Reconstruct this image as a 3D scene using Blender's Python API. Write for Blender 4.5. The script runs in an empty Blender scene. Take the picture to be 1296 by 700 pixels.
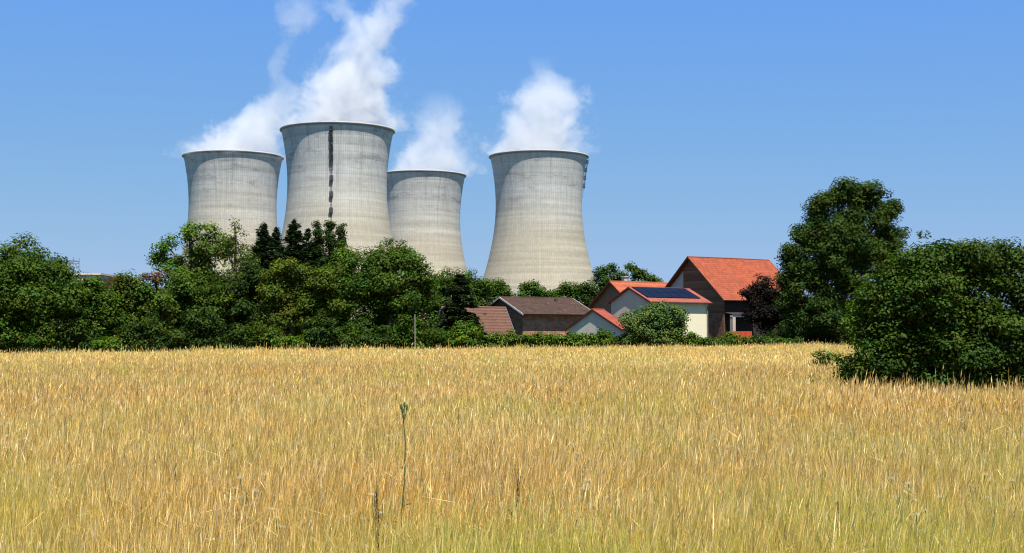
import bpy, bmesh, math, random
import numpy as np
from mathutils import Vector, Matrix
R = math.radians
rng = np.random.default_rng(7)
random.seed(7)
sc = bpy.context.scene
C = sc.collection

# ------------------------------------------------------------------ camera, sky, sun, exposure
FPX, EYE, HOR = 1700.0, 2.0, 427.0
PITCH = math.atan((HOR - 350) / FPX)
cd = bpy.data.cameras.new('camera'); cam = bpy.data.objects.new('camera', cd); C.objects.link(cam)
cd.sensor_width = 36; cd.lens = 36 * FPX / 1296; cd.clip_start = 0.1; cd.clip_end = 30000
cam.location = (0, 0, EYE); cam.rotation_euler = (R(90) + PITCH, 0, 0)
sc.camera = cam

SUN_EL, SUN_AZ = R(65), R(19)            # azimuth measured from -Y (behind the camera) towards +X
sdir = Vector((math.sin(SUN_AZ) * math.cos(SUN_EL), -math.cos(SUN_AZ) * math.cos(SUN_EL), math.sin(SUN_EL)))
w = bpy.data.worlds.new('World'); sc.world = w; w.use_nodes = True
wn = w.node_tree
bg = wn.nodes['Background']; sky = wn.nodes.new('ShaderNodeTexSky')
sky.sky_type = 'NISHITA'; sky.sun_disc = False
sky.sun_elevation = SUN_EL; sky.sun_rotation = math.pi - SUN_AZ
sky.altitude = 0; sky.air_density = 1.0; sky.dust_density = 0.3; sky.ozone_density = 3.0
# the camera's rendering of the sky: less white at the horizon, deeper blue above
sp = wn.nodes.new('ShaderNodeSeparateColor'); cb = wn.nodes.new('ShaderNodeCombineColor')
wn.links.new(sky.outputs[0], sp.inputs[0])
for ch, (gam, k, lo) in enumerate(((.78, .497, 1.8), (.46, 1.17, 3.1), (-.28, 7.1, 4.9))):
    pw = wn.nodes.new('ShaderNodeMath'); pw.operation = 'POWER'; pw.inputs[1].default_value = gam
    ml = wn.nodes.new('ShaderNodeMath'); ml.operation = 'MULTIPLY'; ml.inputs[1].default_value = k
    mx = wn.nodes.new('ShaderNodeMath'); mx.operation = 'MAXIMUM'; mx.inputs[1].default_value = lo
    wn.links.new(sp.outputs[ch], mx.inputs[0]); wn.links.new(mx.outputs[0], pw.inputs[0]); wn.links.new(pw.outputs[0], ml.inputs[0]); wn.links.new(ml.outputs[0], cb.inputs[ch])
wn.links.new(cb.outputs[0], bg.inputs['Color']); bg.inputs['Strength'].default_value = 0.10
ld = bpy.data.lights.new('sun', 'SUN'); ld.energy = 5.0; ld.angle = R(0.53); ld.color = (1.0, 0.955, 0.89)
sun = bpy.data.objects.new('sun', ld); C.objects.link(sun)
sun.rotation_euler = sdir.to_track_quat('Z', 'Y').to_euler()
sc.view_settings.view_transform = 'Standard'; sc.view_settings.look = 'None'
sc.view_settings.exposure = 0.9; sc.view_settings.gamma = 1; sc.view_settings.use_curve_mapping = False
cy = sc.cycles
cy.volume_bounces = 4; cy.max_bounces = 8; cy.diffuse_bounces = 3; cy.transmission_bounces = 3
cy.transparent_max_bounces = 8; cy.volume_step_rate = 1.0; cy.use_denoising = True; cy.filter_width = 1.1

# ------------------------------------------------------------------ helpers
def sstep(a, b, x):
    t = np.clip((np.asarray(x, float) - a) / (b - a), 0, 1); return t * t * (3 - 2 * t)

def ground_z(x, y):
    x = np.asarray(x, float); y = np.asarray(y, float)
    return 0.32 * sstep(45, 125, y) * (.3 + .7 * sstep(-35, 5, x)) + 0.42 * sstep(5, 45, x) * sstep(70, 150, y) + 0.10 * sstep(30, 60, y) * np.sin(x * .09 + y * .035) * (1 - sstep(90, 120, y))

def P(px, py, Y):
    """world point that shows at this photo pixel when it stands Y metres away"""
    u, v = (px - 648) / FPX, (350 - py) / FPX
    d = (u, math.cos(PITCH) - v * math.sin(PITCH), math.sin(PITCH) + v * math.cos(PITCH))
    t = Y / d[1]
    return Vector((d[0] * t, Y, EYE + d[2] * t))

def tag(o, label=None, cat=None, group=None, kind=None):
    if label: o['label'] = label
    if cat: o['category'] = cat
    if group: o['group'] = group
    if kind: o['kind'] = kind
    return o

def empty(name, loc=(0, 0, 0), rz=0):
    o = bpy.data.objects.new(name, None); C.objects.link(o); o.location = loc; o.rotation_euler = (0, 0, rz); return o

def link(name, me, mat=None, parent=None):
    o = bpy.data.objects.new(name, me); C.objects.link(o)
    if mat is not None and len(me.materials) == 0: me.materials.append(mat)
    if parent is not None: o.parent = parent
    return o

def np_mesh(name, v, f, col=None):
    """v (n,3); f (m,k) of a fixed k"""
    me = bpy.data.meshes.new(name)
    v = np.ascontiguousarray(v, np.float32); f = np.ascontiguousarray(f, np.int32)
    me.vertices.add(len(v)); me.vertices.foreach_set('co', v.ravel())
    k = f.shape[1]
    me.loops.add(f.size); me.loops.foreach_set('vertex_index', f.ravel())
    me.polygons.add(len(f)); me.polygons.foreach_set('loop_start', np.arange(0, f.size, k, dtype=np.int32))
    if col is not None:
        a = me.color_attributes.new('Col', 'FLOAT_COLOR', 'POINT')
        c = np.ones((len(v), 4), np.float32); c[:, :3] = col
        a.data.foreach_set('color', c.ravel())
    me.update(calc_edges=True)
    return me

class MB:
    """collects simple solids for ONE mesh"""
    def __init__(s): s.v = []; s.f = []
    def box(s, x0, x1, y0, y1, z0, z1):
        b = len(s.v)
        s.v += [(x, y, z) for z in (z0, z1) for y in (y0, y1) for x in (x0, x1)]
        s.f += [tuple(b + i for i in q) for q in ((0, 2, 3, 1), (4, 5, 7, 6), (0, 1, 5, 4), (2, 6, 7, 3), (0, 4, 6, 2), (1, 3, 7, 5))]
        return s
    def prism(s, poly, vec):
        """poly: list of 3D points, extruded by vec"""
        b = len(s.v); n = len(poly); vec = Vector(vec)
        s.v += [tuple(Vector(p)) for p in poly] + [tuple(Vector(p) + vec) for p in poly]
        s.f.append(tuple(b + i for i in range(n))[::-1]); s.f.append(tuple(b + n + i for i in range(n)))
        for i in range(n):
            j = (i + 1) % n; s.f.append((b + i, b + j, b + n + j, b + n + i))
        return s
    def bar(s, a, b_, r, r2=None, n=6):
        a, b_ = Vector(a), Vector(b_); r2 = r if r2 is None else r2
        d = (b_ - a).normalized(); u = d.orthogonal().normalized(); w_ = d.cross(u)
        k = len(s.v)
        for p, rr in ((a, r), (b_, r2)):
            for i in range(n):
                t = 2 * math.pi * i / n; s.v.append(tuple(p + (u * math.cos(t) + w_ * math.sin(t)) * rr))
        for i in range(n):
            j = (i + 1) % n; s.f.append((k + i, k + j, k + n + j, k + n + i))
        s.f.append(tuple(k + i for i in range(n))[::-1]); s.f.append(tuple(k + n + i for i in range(n)))
        return s
    def tube(s, pts, rad, n=7):
        k0 = len(s.v); m = len(pts); pts = [Vector(p) for p in pts]
        for i, p in enumerate(pts):
            d = (pts[min(i + 1, m - 1)] - pts[max(i - 1, 0)]).normalized()
            u = Vector((1, 0, 0)) if abs(d.x) < .8 else Vector((0, 1, 0)); u = (u - d * u.dot(d)).normalized(); w_ = d.cross(u)
            for q in range(n):
                t = 2 * math.pi * q / n; s.v.append(tuple(p + (u * math.cos(t) + w_ * math.sin(t)) * rad[i]))
        for i in range(m - 1):
            for q in range(n):
                j = (q + 1) % n; a = k0 + i * n; s.f.append((a + q, a + j, a + n + j, a + n + q))
        s.f.append(tuple(k0 + i for i in range(n))[::-1]); s.f.append(tuple(k0 + (m - 1) * n + i for i in range(n)))
        return s
    def build(s, name, mat=None, parent=None, smooth=False):
        me = bpy.data.meshes.new(name); me.from_pydata(s.v, [], s.f); me.update()
        bm = bmesh.new(); bm.from_mesh(me); bmesh.ops.recalc_face_normals(bm, faces=bm.faces); bm.to_mesh(me); bm.free()
        if smooth: me.polygons.foreach_set('use_smooth', [True] * len(me.polygons))
        return link(name, me, mat, parent)

# ------------------------------------------------------------------ materials
class NT:
    """tiny node helper"""
    def __init__(s, name):
        s.m = bpy.data.materials.new(name); s.m.use_nodes = True; s.t = s.m.node_tree; s.t.nodes.clear()
        s.out = s.t.nodes.new('ShaderNodeOutputMaterial')
    def n(s, typ, **kw):
        nd = s.t.nodes.new(typ)
        for k, v in kw.items():
            if k == 'inp':
                for a, b in v.items():
                    if hasattr(b, 'is_linked') or isinstance(b, bpy.types.NodeSocket): s.t.links.new(b, nd.inputs[a])
                    else: nd.inputs[a].default_value = b
            else: setattr(nd, k, v)
        return nd
    def math(s, op, a, b=None, c=None, clamp=False):
        nd = s.n('ShaderNodeMath', operation=op, use_clamp=clamp)
        for i, x in enumerate((a, b, c)):
            if x is None: continue
            if isinstance(x, bpy.types.NodeSocket): s.t.links.new(x, nd.inputs[i])
            else: nd.inputs[i].default_value = x
        return nd.outputs[0]
    def noise(s, vec, scale, detail=4, rough=.55, **kw):
        nd = s.n('ShaderNodeTexNoise', inp={'Vector': vec, 'Scale': scale, 'Detail': detail, 'Roughness': rough}, **kw)
        return nd.outputs['Fac']
    def ramp(s, fac, stops):
        nd = s.n('ShaderNodeValToRGB', inp={'Fac': fac}); e = nd.color_ramp.elements
        while len(e) < len(stops): e.new(.5)
        for i, (p, c) in enumerate(stops):
            e[i].position = p; e[i].color = (*c, 1) if len(c) == 3 else c
        return nd.outputs['Color']
    def mix(s, fac, a, b, blend='MIX'):
        nd = s.n('ShaderNodeMix', data_type='RGBA', blend_type=blend)
        for i, x in ((0, fac), (6, a), (7, b)):
            if isinstance(x, bpy.types.NodeSocket): s.t.links.new(x, nd.inputs[i])
            else: nd.inputs[i].default_value = x if i == 0 else ((*x, 1) if len(x) == 3 else x)
        return nd.outputs[2]
    def mapr(s, v, a, b, c, d):
        nd = s.n('ShaderNodeMapRange', inp={'Value': v, 'From Min': a, 'From Max': b, 'To Min': c, 'To Max': d}); return nd.outputs[0]
    def sep(s, v): return s.n('ShaderNodeSeparateXYZ', inp={0: v}).outputs
    def comb(s, x, y, z): return s.n('ShaderNodeCombineXYZ', inp={0: x, 1: y, 2: z}).outputs[0]
    def obj(s): return s.n('ShaderNodeTexCoord').outputs['Object']
    def pbsdf(s, col, rough=.8, bump=None, bstr=.3, bdist=.02, **kw):
        b = s.n('ShaderNodeBsdfPrincipled', inp={'Base Color': col, 'Roughness': rough, **{'Specular IOR Level': .2, **kw}})
        if bump is not None:
            bn = s.n('ShaderNodeBump', inp={'Height': bump, 'Strength': bstr, 'Distance': bdist}); s.t.links.new(bn.outputs[0], b.inputs['Normal'])
        s.t.links.new(b.outputs[0], s.out.inputs['Surface']); return s.m

def plain(name, col, rough=.8, nscale=3.0, var=.25, bump=.0, metal=0.0):
    t = NT(name); o = t.obj()
    n = t.noise(o, nscale, 5); n2 = t.noise(o, nscale * 7, 3)
    f = t.math('MULTIPLY_ADD', n2, .4, t.math('MULTIPLY', n, .6))
    lo = tuple(c * (1 - var) for c in col); hi = tuple(min(1, c * (1 + var)) for c in col)
    c = t.ramp(f, [(.3, lo), (.7, hi)])
    return t.pbsdf(c, rough, n2 if bump else None, bump, .01, Metallic=metal)

def leaf_mat(name, trans=.35, rough=.5, gloss=.06, hue=.485, sat=1.1):
    t = NT(name)
    col = t.n('ShaderNodeAttribute', attribute_name='Col').outputs['Color']
    d = t.n('ShaderNodeBsdfDiffuse', inp={'Color': col})
    hs = t.n('ShaderNodeHueSaturation', inp={'Hue': hue, 'Saturation': sat, 'Value': 1.25, 'Color': col})
    tr = t.n('ShaderNodeBsdfTranslucent', inp={'Color': hs.outputs[0]})
    m1 = t.n('ShaderNodeMixShader', inp={0: trans, 1: d.outputs[0], 2: tr.outputs[0]})
    g = t.n('ShaderNodeBsdfGlossy', inp={'Color': (.9, .95, 1, 1), 'Roughness': rough})
    m2 = t.n('ShaderNodeMixShader', inp={0: gloss, 1: m1.outputs[0], 2: g.outputs[0]})
    t.t.links.new(m2.outputs[0], t.out.inputs['Surface']); return t.m

M = {}
M['leaf'] = leaf_mat('leaf', .24, .6, .005)
M['needle'] = leaf_mat('needle', .15, .6, .008)
M['straw'] = leaf_mat('straw', .48, .5, .012, .5, 1.0)
M['bark'] = plain('bark', (.10, .075, .05), .95, 4, .4, .5)
M['pale_bark'] = plain('pale_bark', (.20, .18, .15), .9, 4, .3, .4)
M['metal_dark'] = plain('metal_dark', (.05, .052, .055), .6, 3, .3)
M['trim_dark'] = plain('trim_dark', (.055, .03, .022), .7, 3, .3)
M['trim_pale'] = plain('trim_pale', (.55, .55, .53), .6, 3, .15)
M['trim_blue'] = plain('trim_blue', (.13, .17, .22), .5, 3, .2)
M['fascia_red'] = plain('fascia_red', (.075, .022, .018), .7, 3, .3)
M['fascia_pink'] = plain('fascia_pink', (.36, .19, .145), .7, 3, .2)
M['gutter'] = plain('gutter', (.30, .22, .18), .5, 3, .2)
M['downpipe'] = plain('downpipe', (.16, .17, .18), .45, 3, .2)
M['glass_dark'] = plain('glass_dark', (.02, .025, .03), .15, 1, .2)
M['shutter'] = plain('shutter', (.34, .38, .43), .6, 2, .06)
M['sill'] = plain('sill', (.42, .40, .36), .8, 6, .1)
M['render_cream'] = plain('render_cream', (0.664, 0.598, 0.415), .9, 1.2, .06, .3)
M['render_grey'] = plain('render_grey', (.55, .42, .32), .9, .9, .10, .3)  # on the cream house's gable the shade is put into this colour
M['render_white'] = plain('render_white', (.50, .45, .37), .9, .8, .12, .3)
M['render_beige'] = plain('render_beige', (.42, .37, .31), .9, .8, .14, .3)
M['wall_dim'] = plain('wall_dim', (.22, .11, .065), .9, 1.2, .2, .3)
M['barn_dark'] = plain('barn_dark', (.030, .022, .018), .9, 1.5, .3, .3)  # dark wood, near-black to stand in for the shade inside the open bay
M['pillar_stone'] = plain('pillar_stone', (.42, .34, .27), .9, 5, .3, .5)
M['red_paint'] = plain('red_paint', (.42, .06, .025), .55, 3, .2)
M['rubber'] = plain('rubber', (.02, .02, .02), .8, 5, .2)
M['solar'] = None

def tile_mat(name, col, var, row=.36, colw=.24, dark=.55, stripes=0.0, lichen=.0):
    """clay tiles: rows along the roof slope (uv.y metres), columns along the ridge (uv.x metres)"""
    t = NT(name); uv = t.n('ShaderNodeUVMap', uv_map='UVMap').outputs[0]; s = t.sep(uv)
    ry = t.math('DIVIDE', s[1], row); cx = t.math('DIVIDE', s[0], colw)
    fy = t.math('FRACT', ry); fx = t.math('FRACT', cx)
    cell = t.comb(t.math('FLOOR', cx), t.math('FLOOR', ry), 0.0)
    wn_ = t.n('ShaderNodeTexWhiteNoise', noise_dimensions='3D', inp={'Vector': cell}).outputs['Value']
    big = t.noise(uv, .55, 5, .6)
    f = t.math('MULTIPLY_ADD', wn_, .35, t.math('MULTIPLY', big, .65))
    lo = tuple(c * (1 - var) for c in col); hi = tuple(min(1, c * (1 + var)) for c in col)
    c = t.ramp(f, [(.25, lo), (.75, hi)])
    if lichen:
        lf = t.mapr(t.noise(uv, 1.4, 6, .7), .52, .68, 0, lichen)
        c = t.mix(lf, c, (.09, .08, .055))
    edge = t.math('LESS_THAN', fy, .16)
    c = t.mix(t.math('MULTIPLY', edge, dark), c, tuple(x * .35 for x in col))
    if stripes:
        st = t.math('LESS_THAN', t.math('FRACT', t.math('DIVIDE', s[1], row * 2.0)), .18)
        c = t.mix(t.math('MULTIPLY', st, stripes), c, tuple(min(1, x * 1.9 + .06) for x in col))
    h = t.math('ADD', t.math('MULTIPLY', fy, .5), t.math('SINE', t.math('MULTIPLY', fx, 3.1416)))
    return t.pbsdf(c, .8, h, .5, .03)

M['tile_orange'] = tile_mat('tile_orange', (0.241, 0.0548, 0.0216), .25, .40, .26, .45)
M['tile_red'] = tile_mat('tile_red', (0.228, 0.0515, 0.0266), .22, .36, .24, .3, lichen=.15)
M['tile_pink'] = tile_mat('tile_pink', (0.241, 0.0664, 0.0432), .18, .34, .24, .3)
M['tile_brown'] = tile_mat('tile_brown', (0.0496, 0.0254, 0.0143), .30, .34, .24, .25, lichen=.45)
M['tile_rust'] = tile_mat('tile_rust', (0.0954, 0.0432, 0.0249), .22, .20, .24, .3, stripes=.55)
M['tile_house'] = tile_mat('tile_house', (0.274, 0.0706, 0.0266), .2, .55, .26, .5, stripes=.25)

def brick_mat(name, c1, c2, mort, scale=1.0):
    t = NT(name); uv = t.n('ShaderNodeUVMap', uv_map='UVMap').outputs[0]
    b = t.n('ShaderNodeTexBrick', inp={'Vector': uv, 'Color1': (*c1, 1), 'Color2': (*c2, 1), 'Mortar': (*mort, 1), 'Scale': scale, 'Mortar Size': .015, 'Brick Width': .45, 'Row Height': .2})
    n = t.mapr(t.noise(uv, 1.3, 5, .7), .35, .65, .65, 1.25)
    c = t.mix(1.0, b.outputs['Color'], t.comb(n, n, n), 'MULTIPLY')
    return t.pbsdf(c, .9, b.outputs['Fac'], -.4, .01)
M['brick'] = brick_mat('brick', (.27, .10, .06), (.36, .17, .10), (.36, .30, .24))
M['stone_wall'] = brick_mat('stone_wall', (.16, .075, .04), (.24, .12, .07), (.14, .09, .06), 1.3)

def board_mat(name, col):
    t = NT(name); uv = t.n('ShaderNodeUVMap', uv_map='UVMap').outputs[0]; s = t.sep(uv)
    cx = t.math('DIVIDE', s[1], .22); fx = t.math('FRACT', cx)
    wn_ = t.n('ShaderNodeTexWhiteNoise', noise_dimensions='1D', inp={'W': t.math('FLOOR', cx)}).outputs['Value']
    g = t.noise(t.comb(t.math('MULTIPLY', s[0], 1.0), t.math('MULTIPLY', s[1], 9), 0.0), .9, 5, .7)
    f = t.math('MULTIPLY_ADD', wn_, .4, t.math('MULTIPLY', g, .6))
    c = t.ramp(f, [(.25, tuple(x * .55 for x in col)), (.75, tuple(x * 1.4 for x in col))])
    c = t.mix(t.math('MULTIPLY', t.math('LESS_THAN', fx, .1), .7), c, tuple(x * .25 for x in col))
    return t.pbsdf(c, .85, fx, .3, .02)
M['boards'] = board_mat('boards', (.20, .096, .050))

def solar_mat():
    t = NT('solar'); uv = t.n('ShaderNodeUVMap', uv_map='UVMap').outputs[0]; s = t.sep(uv)
    a = t.math('LESS_THAN', t.math('FRACT', t.math('DIVIDE', s[0], .16)), .06)
    b = t.math('LESS_THAN', t.math('FRACT', t.math('DIVIDE', s[1], .16)), .06)
    l = t.math('MAXIMUM', a, b)
    c = t.mix(t.math('MULTIPLY', l, .5), (.004, .0055, .014), (.012, .015, .028))
    return t.pbsdf(c, .3, **{'Specular IOR Level': .04})
M['solar'] = solar_mat()

def uv_box(me, axis_u, axis_v, scale=1.0):
    """planar uv in metres along two local directions"""
    uvl = me.uv_layers.new(name='UVMap'); au, av = Vector(axis_u), Vector(axis_v)
    for l in me.loops:
        co = me.vertices[l.vertex_index].co; uvl.data[l.index].uv = (co.dot(au) * scale, co.dot(av) * scale)

# ------------------------------------------------------------------ ground
def make_ground():
    ys = np.concatenate([np.linspace(-60, 0, 8)[:-1], np.linspace(0, 200, 101), np.geomspace(215, 9000, 26)])
    xs = np.concatenate([-np.geomspace(110, 7000, 22)[::-1], np.linspace(-100, 100, 101), np.geomspace(110, 7000, 22)])
    X, Y = np.meshgrid(xs, ys); Z = ground_z(X, Y)
    v = np.stack([X.ravel(), Y.ravel(), Z.ravel()], 1); nx, ny = len(xs), len(ys)
    i = np.arange((ny - 1) * nx).reshape(ny - 1, nx)[:, :-1].ravel()
    f = np.stack([i, i + 1, i + nx + 1, i + nx], 1)
    me = np_mesh('ground', v, f); me.polygons.foreach_set('use_smooth', [True] * len(me.polygons))
    t = NT('ground'); o = t.obj()
    a = t.noise(o, .08, 5, .6); b = t.noise(o, 2.5, 6, .7)
    y = t.sep(o)[1]
    dry = t.ramp(b, [(.3, (.13, .085, .035)), (.7, (.34, .24, .10))])
    green = t.ramp(b, [(.3, (.035, .05, .016)), (.7, (.10, .12, .035))])
    grn2 = t.ramp(b, [(.3, (.022, .036, .012)), (.7, (.055, .075, .022))])
    far = t.mapr(t.math('ADD', y, t.math('MULTIPLY', a, 8.0)), 121, 124, 0, 1)
    gmix = t.mix(t.mapr(a, .4, .62, 0, .5), dry, green)
    c = t.mix(far, gmix, grn2)
    m = t.pbsdf(c, .95, b, .6, .05)
    tag(link('ground', me, m), kind='structure')
make_ground()

# ------------------------------------------------------------------ cooling towers
H = 127.0
def prof(z):
    c = 61.0 if z < 92.6 else 64.7
    return 29.75 * math.sqrt(1 + ((z - 92.6) / c) ** 2)

def concrete():
    t = NT('tower_concrete'); o = t.obj(); s = t.sep(o); rnd = t.math('MULTIPLY', t.n('ShaderNodeObjectInfo').outputs['Random'], 200.0)
    ang = t.math('ARCTAN2', s[1], s[0]); z = s[2]
    arc = t.math('MULTIPLY', ang, 30.0)
    vec = t.comb(arc, t.math('MULTIPLY', z, 1.0), 0.0)
    # weathering: grey towards the top, warm and clean below
    broad = t.noise(t.comb(t.math('MULTIPLY', arc, .018), t.math('MULTIPLY', z, .05), t.math('ADD', rnd, 3.0)), 1.0, 4, .6)
    band = t.noise(t.comb(t.math('MULTIPLY', arc, .012), t.math('MULTIPLY', z, .30), t.math('ADD', rnd, 9.0)), 1.0, 5, .65)
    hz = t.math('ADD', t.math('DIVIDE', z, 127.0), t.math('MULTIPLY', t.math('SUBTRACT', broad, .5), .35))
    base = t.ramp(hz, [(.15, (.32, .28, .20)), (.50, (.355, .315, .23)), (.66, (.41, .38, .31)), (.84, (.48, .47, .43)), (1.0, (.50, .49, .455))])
    # pale warm lift rings
    bfac = t.mapr(band, .30, .72, .78, 1.16)
    c = t.mix(1.0, base, t.comb(bfac, bfac, bfac), 'MULTIPLY')
    # runs of dirt from the top
    drip = t.noise(t.comb(t.math('MULTIPLY', arc, .45), t.math('MULTIPLY', z, .022), t.math('ADD', rnd, 5.0)), 1.0, 5, .7)
    df = t.math('MULTIPLY', t.mapr(drip, .50, .72, 0, 1), t.mapr(z, 60, 120, .1, .55))
    c = t.mix(df, c, (.17, .175, .175))
    blot = t.noise(t.comb(t.math('MULTIPLY', arc, .06), t.math('MULTIPLY', z, .22), t.math('ADD', rnd, 15.0)), 1.0, 5, .7)
    bf = t.math('MULTIPLY', t.mapr(blot, .55, .66, 0, 1), t.mapr(z, 78, 108, .03, .55))
    c = t.mix(bf, c, (.19, .185, .175))
    # formwork: meridian ribs and lift joints
    NR = 150
    u = t.math('MULTIPLY', t.math('DIVIDE', ang, 2 * math.pi), float(NR)); v = t.math('DIVIDE', z, 1.9)
    fu = t.math('FRACT', u); fv = t.math('FRACT', v)
    cell = t.n('ShaderNodeTexWhiteNoise', noise_dimensions='3D', inp={'Vector': t.comb(t.math('FLOOR', u), t.math('FLOOR', v), 1.0)}).outputs['Value']
    row = t.n('ShaderNodeTexWhiteNoise', noise_dimensions='1D', inp={'W': t.math('FLOOR', v)}).outputs['Value']
    colm = t.n('ShaderNodeTexWhiteNoise', noise_dimensions='1D', inp={'W': t.math('FLOOR', u)}).outputs['Value']
    k = t.math('ADD', t.math('MULTIPLY', cell, .10), t.math('ADD', t.math('MULTIPLY', row, .10), t.math('MULTIPLY', colm, .06)))
    k = t.math('ADD', k, .87)
    c = t.mix(1.0, c, t.comb(k, k, k), 'MULTIPLY')
    line = t.math('MAXIMUM', t.math('MULTIPLY', t.math('LESS_THAN', fu, .26), .28), t.math('MULTIPLY', t.math('LESS_THAN', fv, .16), .17))
    c = t.mix(line, c, (.20, .195, .18))
    h = t.math('MAXIMUM', t.math('LESS_THAN', fu, .2), 0.0)
    return t.pbsdf(c, .9, h, .5, .12)
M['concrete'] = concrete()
M['rim'] = plain('tower_rim', (.36, .36, .35), .9, .2, .12)
M['concrete_in'] = plain('tower_inner', (.30, .30, .29), .9, .1, .2)

def shell_mesh():
    n = 180; zs = np.linspace(6, H - 1.3, 70)
    ro = [(prof(z), z) for z in zs] + [(prof(H - 1.3) - .9, H - 1.3)] + [(prof(z) - .9, z) for z in zs[::-1][1:]]
    rings = np.array(ro); a = np.arange(n) * 2 * math.pi / n
    v = np.stack([rings[:, :1] * np.cos(a), rings[:, :1] * np.sin(a), np.repeat(rings[:, 1:], n, 1)], 2).reshape(-1, 3)
    m = len(rings); i = np.arange(m * n).reshape(m, n); j = np.roll(i, -1, 1)
    f = np.stack([i[:-1], j[:-1], j[1:], i[1:]], 2).reshape(-1, 4)
    me = np_mesh('shell', v, f); me.polygons.foreach_set('use_smooth', [True] * len(me.polygons)); return me
def rim_mesh():
    n = 180; r0 = prof(H - .6)
    ro = [(r0 - .9, H - 1.3), (r0 - .05, H - 1.3), (r0 + .75, H - 1.0), (r0 + 1.0, H - .95), (r0 + 1.0, H), (r0 + .35, H), (r0 + .35, H - .25), (r0 - 1.0, H - .25), (r0 - 1.0, H - 1.3)]
    rings = np.array(ro); a = np.arange(n) * 2 * math.pi / n
    v = np.stack([rings[:, :1] * np.cos(a), rings[:, :1] * np.sin(a), np.repeat(rings[:, 1:], n, 1)], 2).reshape(-1, 3)
    m = len(rings); i = np.arange(m * n).reshape(m, n); j = np.roll(i, -1, 1)
    f = np.stack([i[:-1], j[:-1], j[1:], i[1:]], 2).reshape(-1, 4)
    return np_mesh('rim', v, f)
def legs_mb():
    mb = MB(); n = 44
    for k in range(n):
        a0 = 2 * math.pi * k / n
        for s_ in (-1, 1):
            a1 = a0 + s_ * math.pi / n
            mb.bar((math.cos(a1) * 54.5, math.sin(a1) * 54.5, 0), (math.cos(a0) * prof(6.2), math.sin(a0) * prof(6.2), 6.6), .45)
    return mb
def ladder(parent, phi, dense_from, low=True):
    """caged service ladder with landings down one meridian"""
    def pt(z, off, side): # off outward, side tangential
        r = prof(min(z, H)) + off
        return Vector((math.cos(phi) * r - math.sin(phi) * side, math.sin(phi) * r + math.cos(phi) * side, z))
    mb = MB(); zs = np.arange(20 if low else dense_from - 6, H - 1.9, 2.0)
    for a, b in zip(zs[:-1], zs[1:]):
        for sd in (-.35, .35): mb.bar(pt(a, .5, sd), pt(b, .5, sd), .09)
        mb.bar(pt(a, .5, -.35), pt(a, .5, .35), .06); mb.bar(pt(a + 1, .5, -.35), pt(a + 1, .5, .35), .06)
        if b > dense_from:   # safety cage
            for sd in (-1.0, -.5, .5, 1.0): mb.bar(pt(a, .9 + .35 * (abs(sd) < .9), sd), pt(b, .9 + .35 * (abs(sd) < .9), sd), .09)
            mb.bar(pt(b, .9, -1.0), pt(b, 1.3, 0), .12); mb.bar(pt(b, 1.3, 0), pt(b, .9, 1.0), .12)
    lad = mb.build('ladder', M['metal_dark'], parent)
    lz = list(np.arange(H - 5.2, dense_from, -5.6)) + ([93, 83.5, 74, 64, 54, 44] if low else [])
    for z in lz:
        m2 = MB(); z = float(z)
        q = [pt(z, .1, -.95), pt(z, .1, .95), pt(z, 1.6, .95), pt(z, 1.6, -.95)]
        m2.prism(q, (0, 0, .35))
        for zz in (1.1, 2.1):
            for i in range(1, 4): m2.bar(q[i] + Vector((0, 0, zz)), q[(i + 1) % 4] + Vector((0, 0, zz)), .10)
        for i in range(4): m2.bar(q[i], q[i] + Vector((0, 0, 3.0)), .14)
        m2.prism([pt(z, .25, -.6), pt(z, .25, .6), pt(z, .5, .6), pt(z, .5, -.6)], (0, 0, 3.2))
        m2.build('landing', M['metal_dark'], lad)

SH, RM = shell_mesh(), rim_mesh(); LEG = None
def tower(px, ytop, label, lad=None):
    global LEG
    D = (H - EYE) * FPX / (HOR - ytop); X = (px - 648) / FPX * D
    t = tag(empty('cooling_tower', (X, D, 0)), label, 'cooling tower', 'cooling towers of the power station')
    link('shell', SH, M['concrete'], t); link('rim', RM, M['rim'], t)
    if LEG is None: o = legs_mb().build('support_columns', M['concrete_in'], t); LEG = o.data
    else: link('support_columns', LEG, None, t)
    if lad: ladder(t, *lad)
    return Vector((X, D, 0))
tw1 = tower(293.5, 197.2, 'leftmost concrete cooling tower standing behind the open-crowned tree and partly behind the tallest tower')
tw2 = tower(426.0, 163.5, 'tallest and nearest concrete cooling tower with a dark service ladder down its front', (R(-90) - math.atan2(-222, 1700) - R(6.5), 101.0))
tw3 = tower(533.0, 221.0, 'smallest most distant concrete cooling tower half hidden by the tallest one')
tw4 = tower(682.0, 197.0, 'lone concrete cooling tower on the right standing behind the brown roofed barn', (R(-4), 104.0, False))

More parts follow.
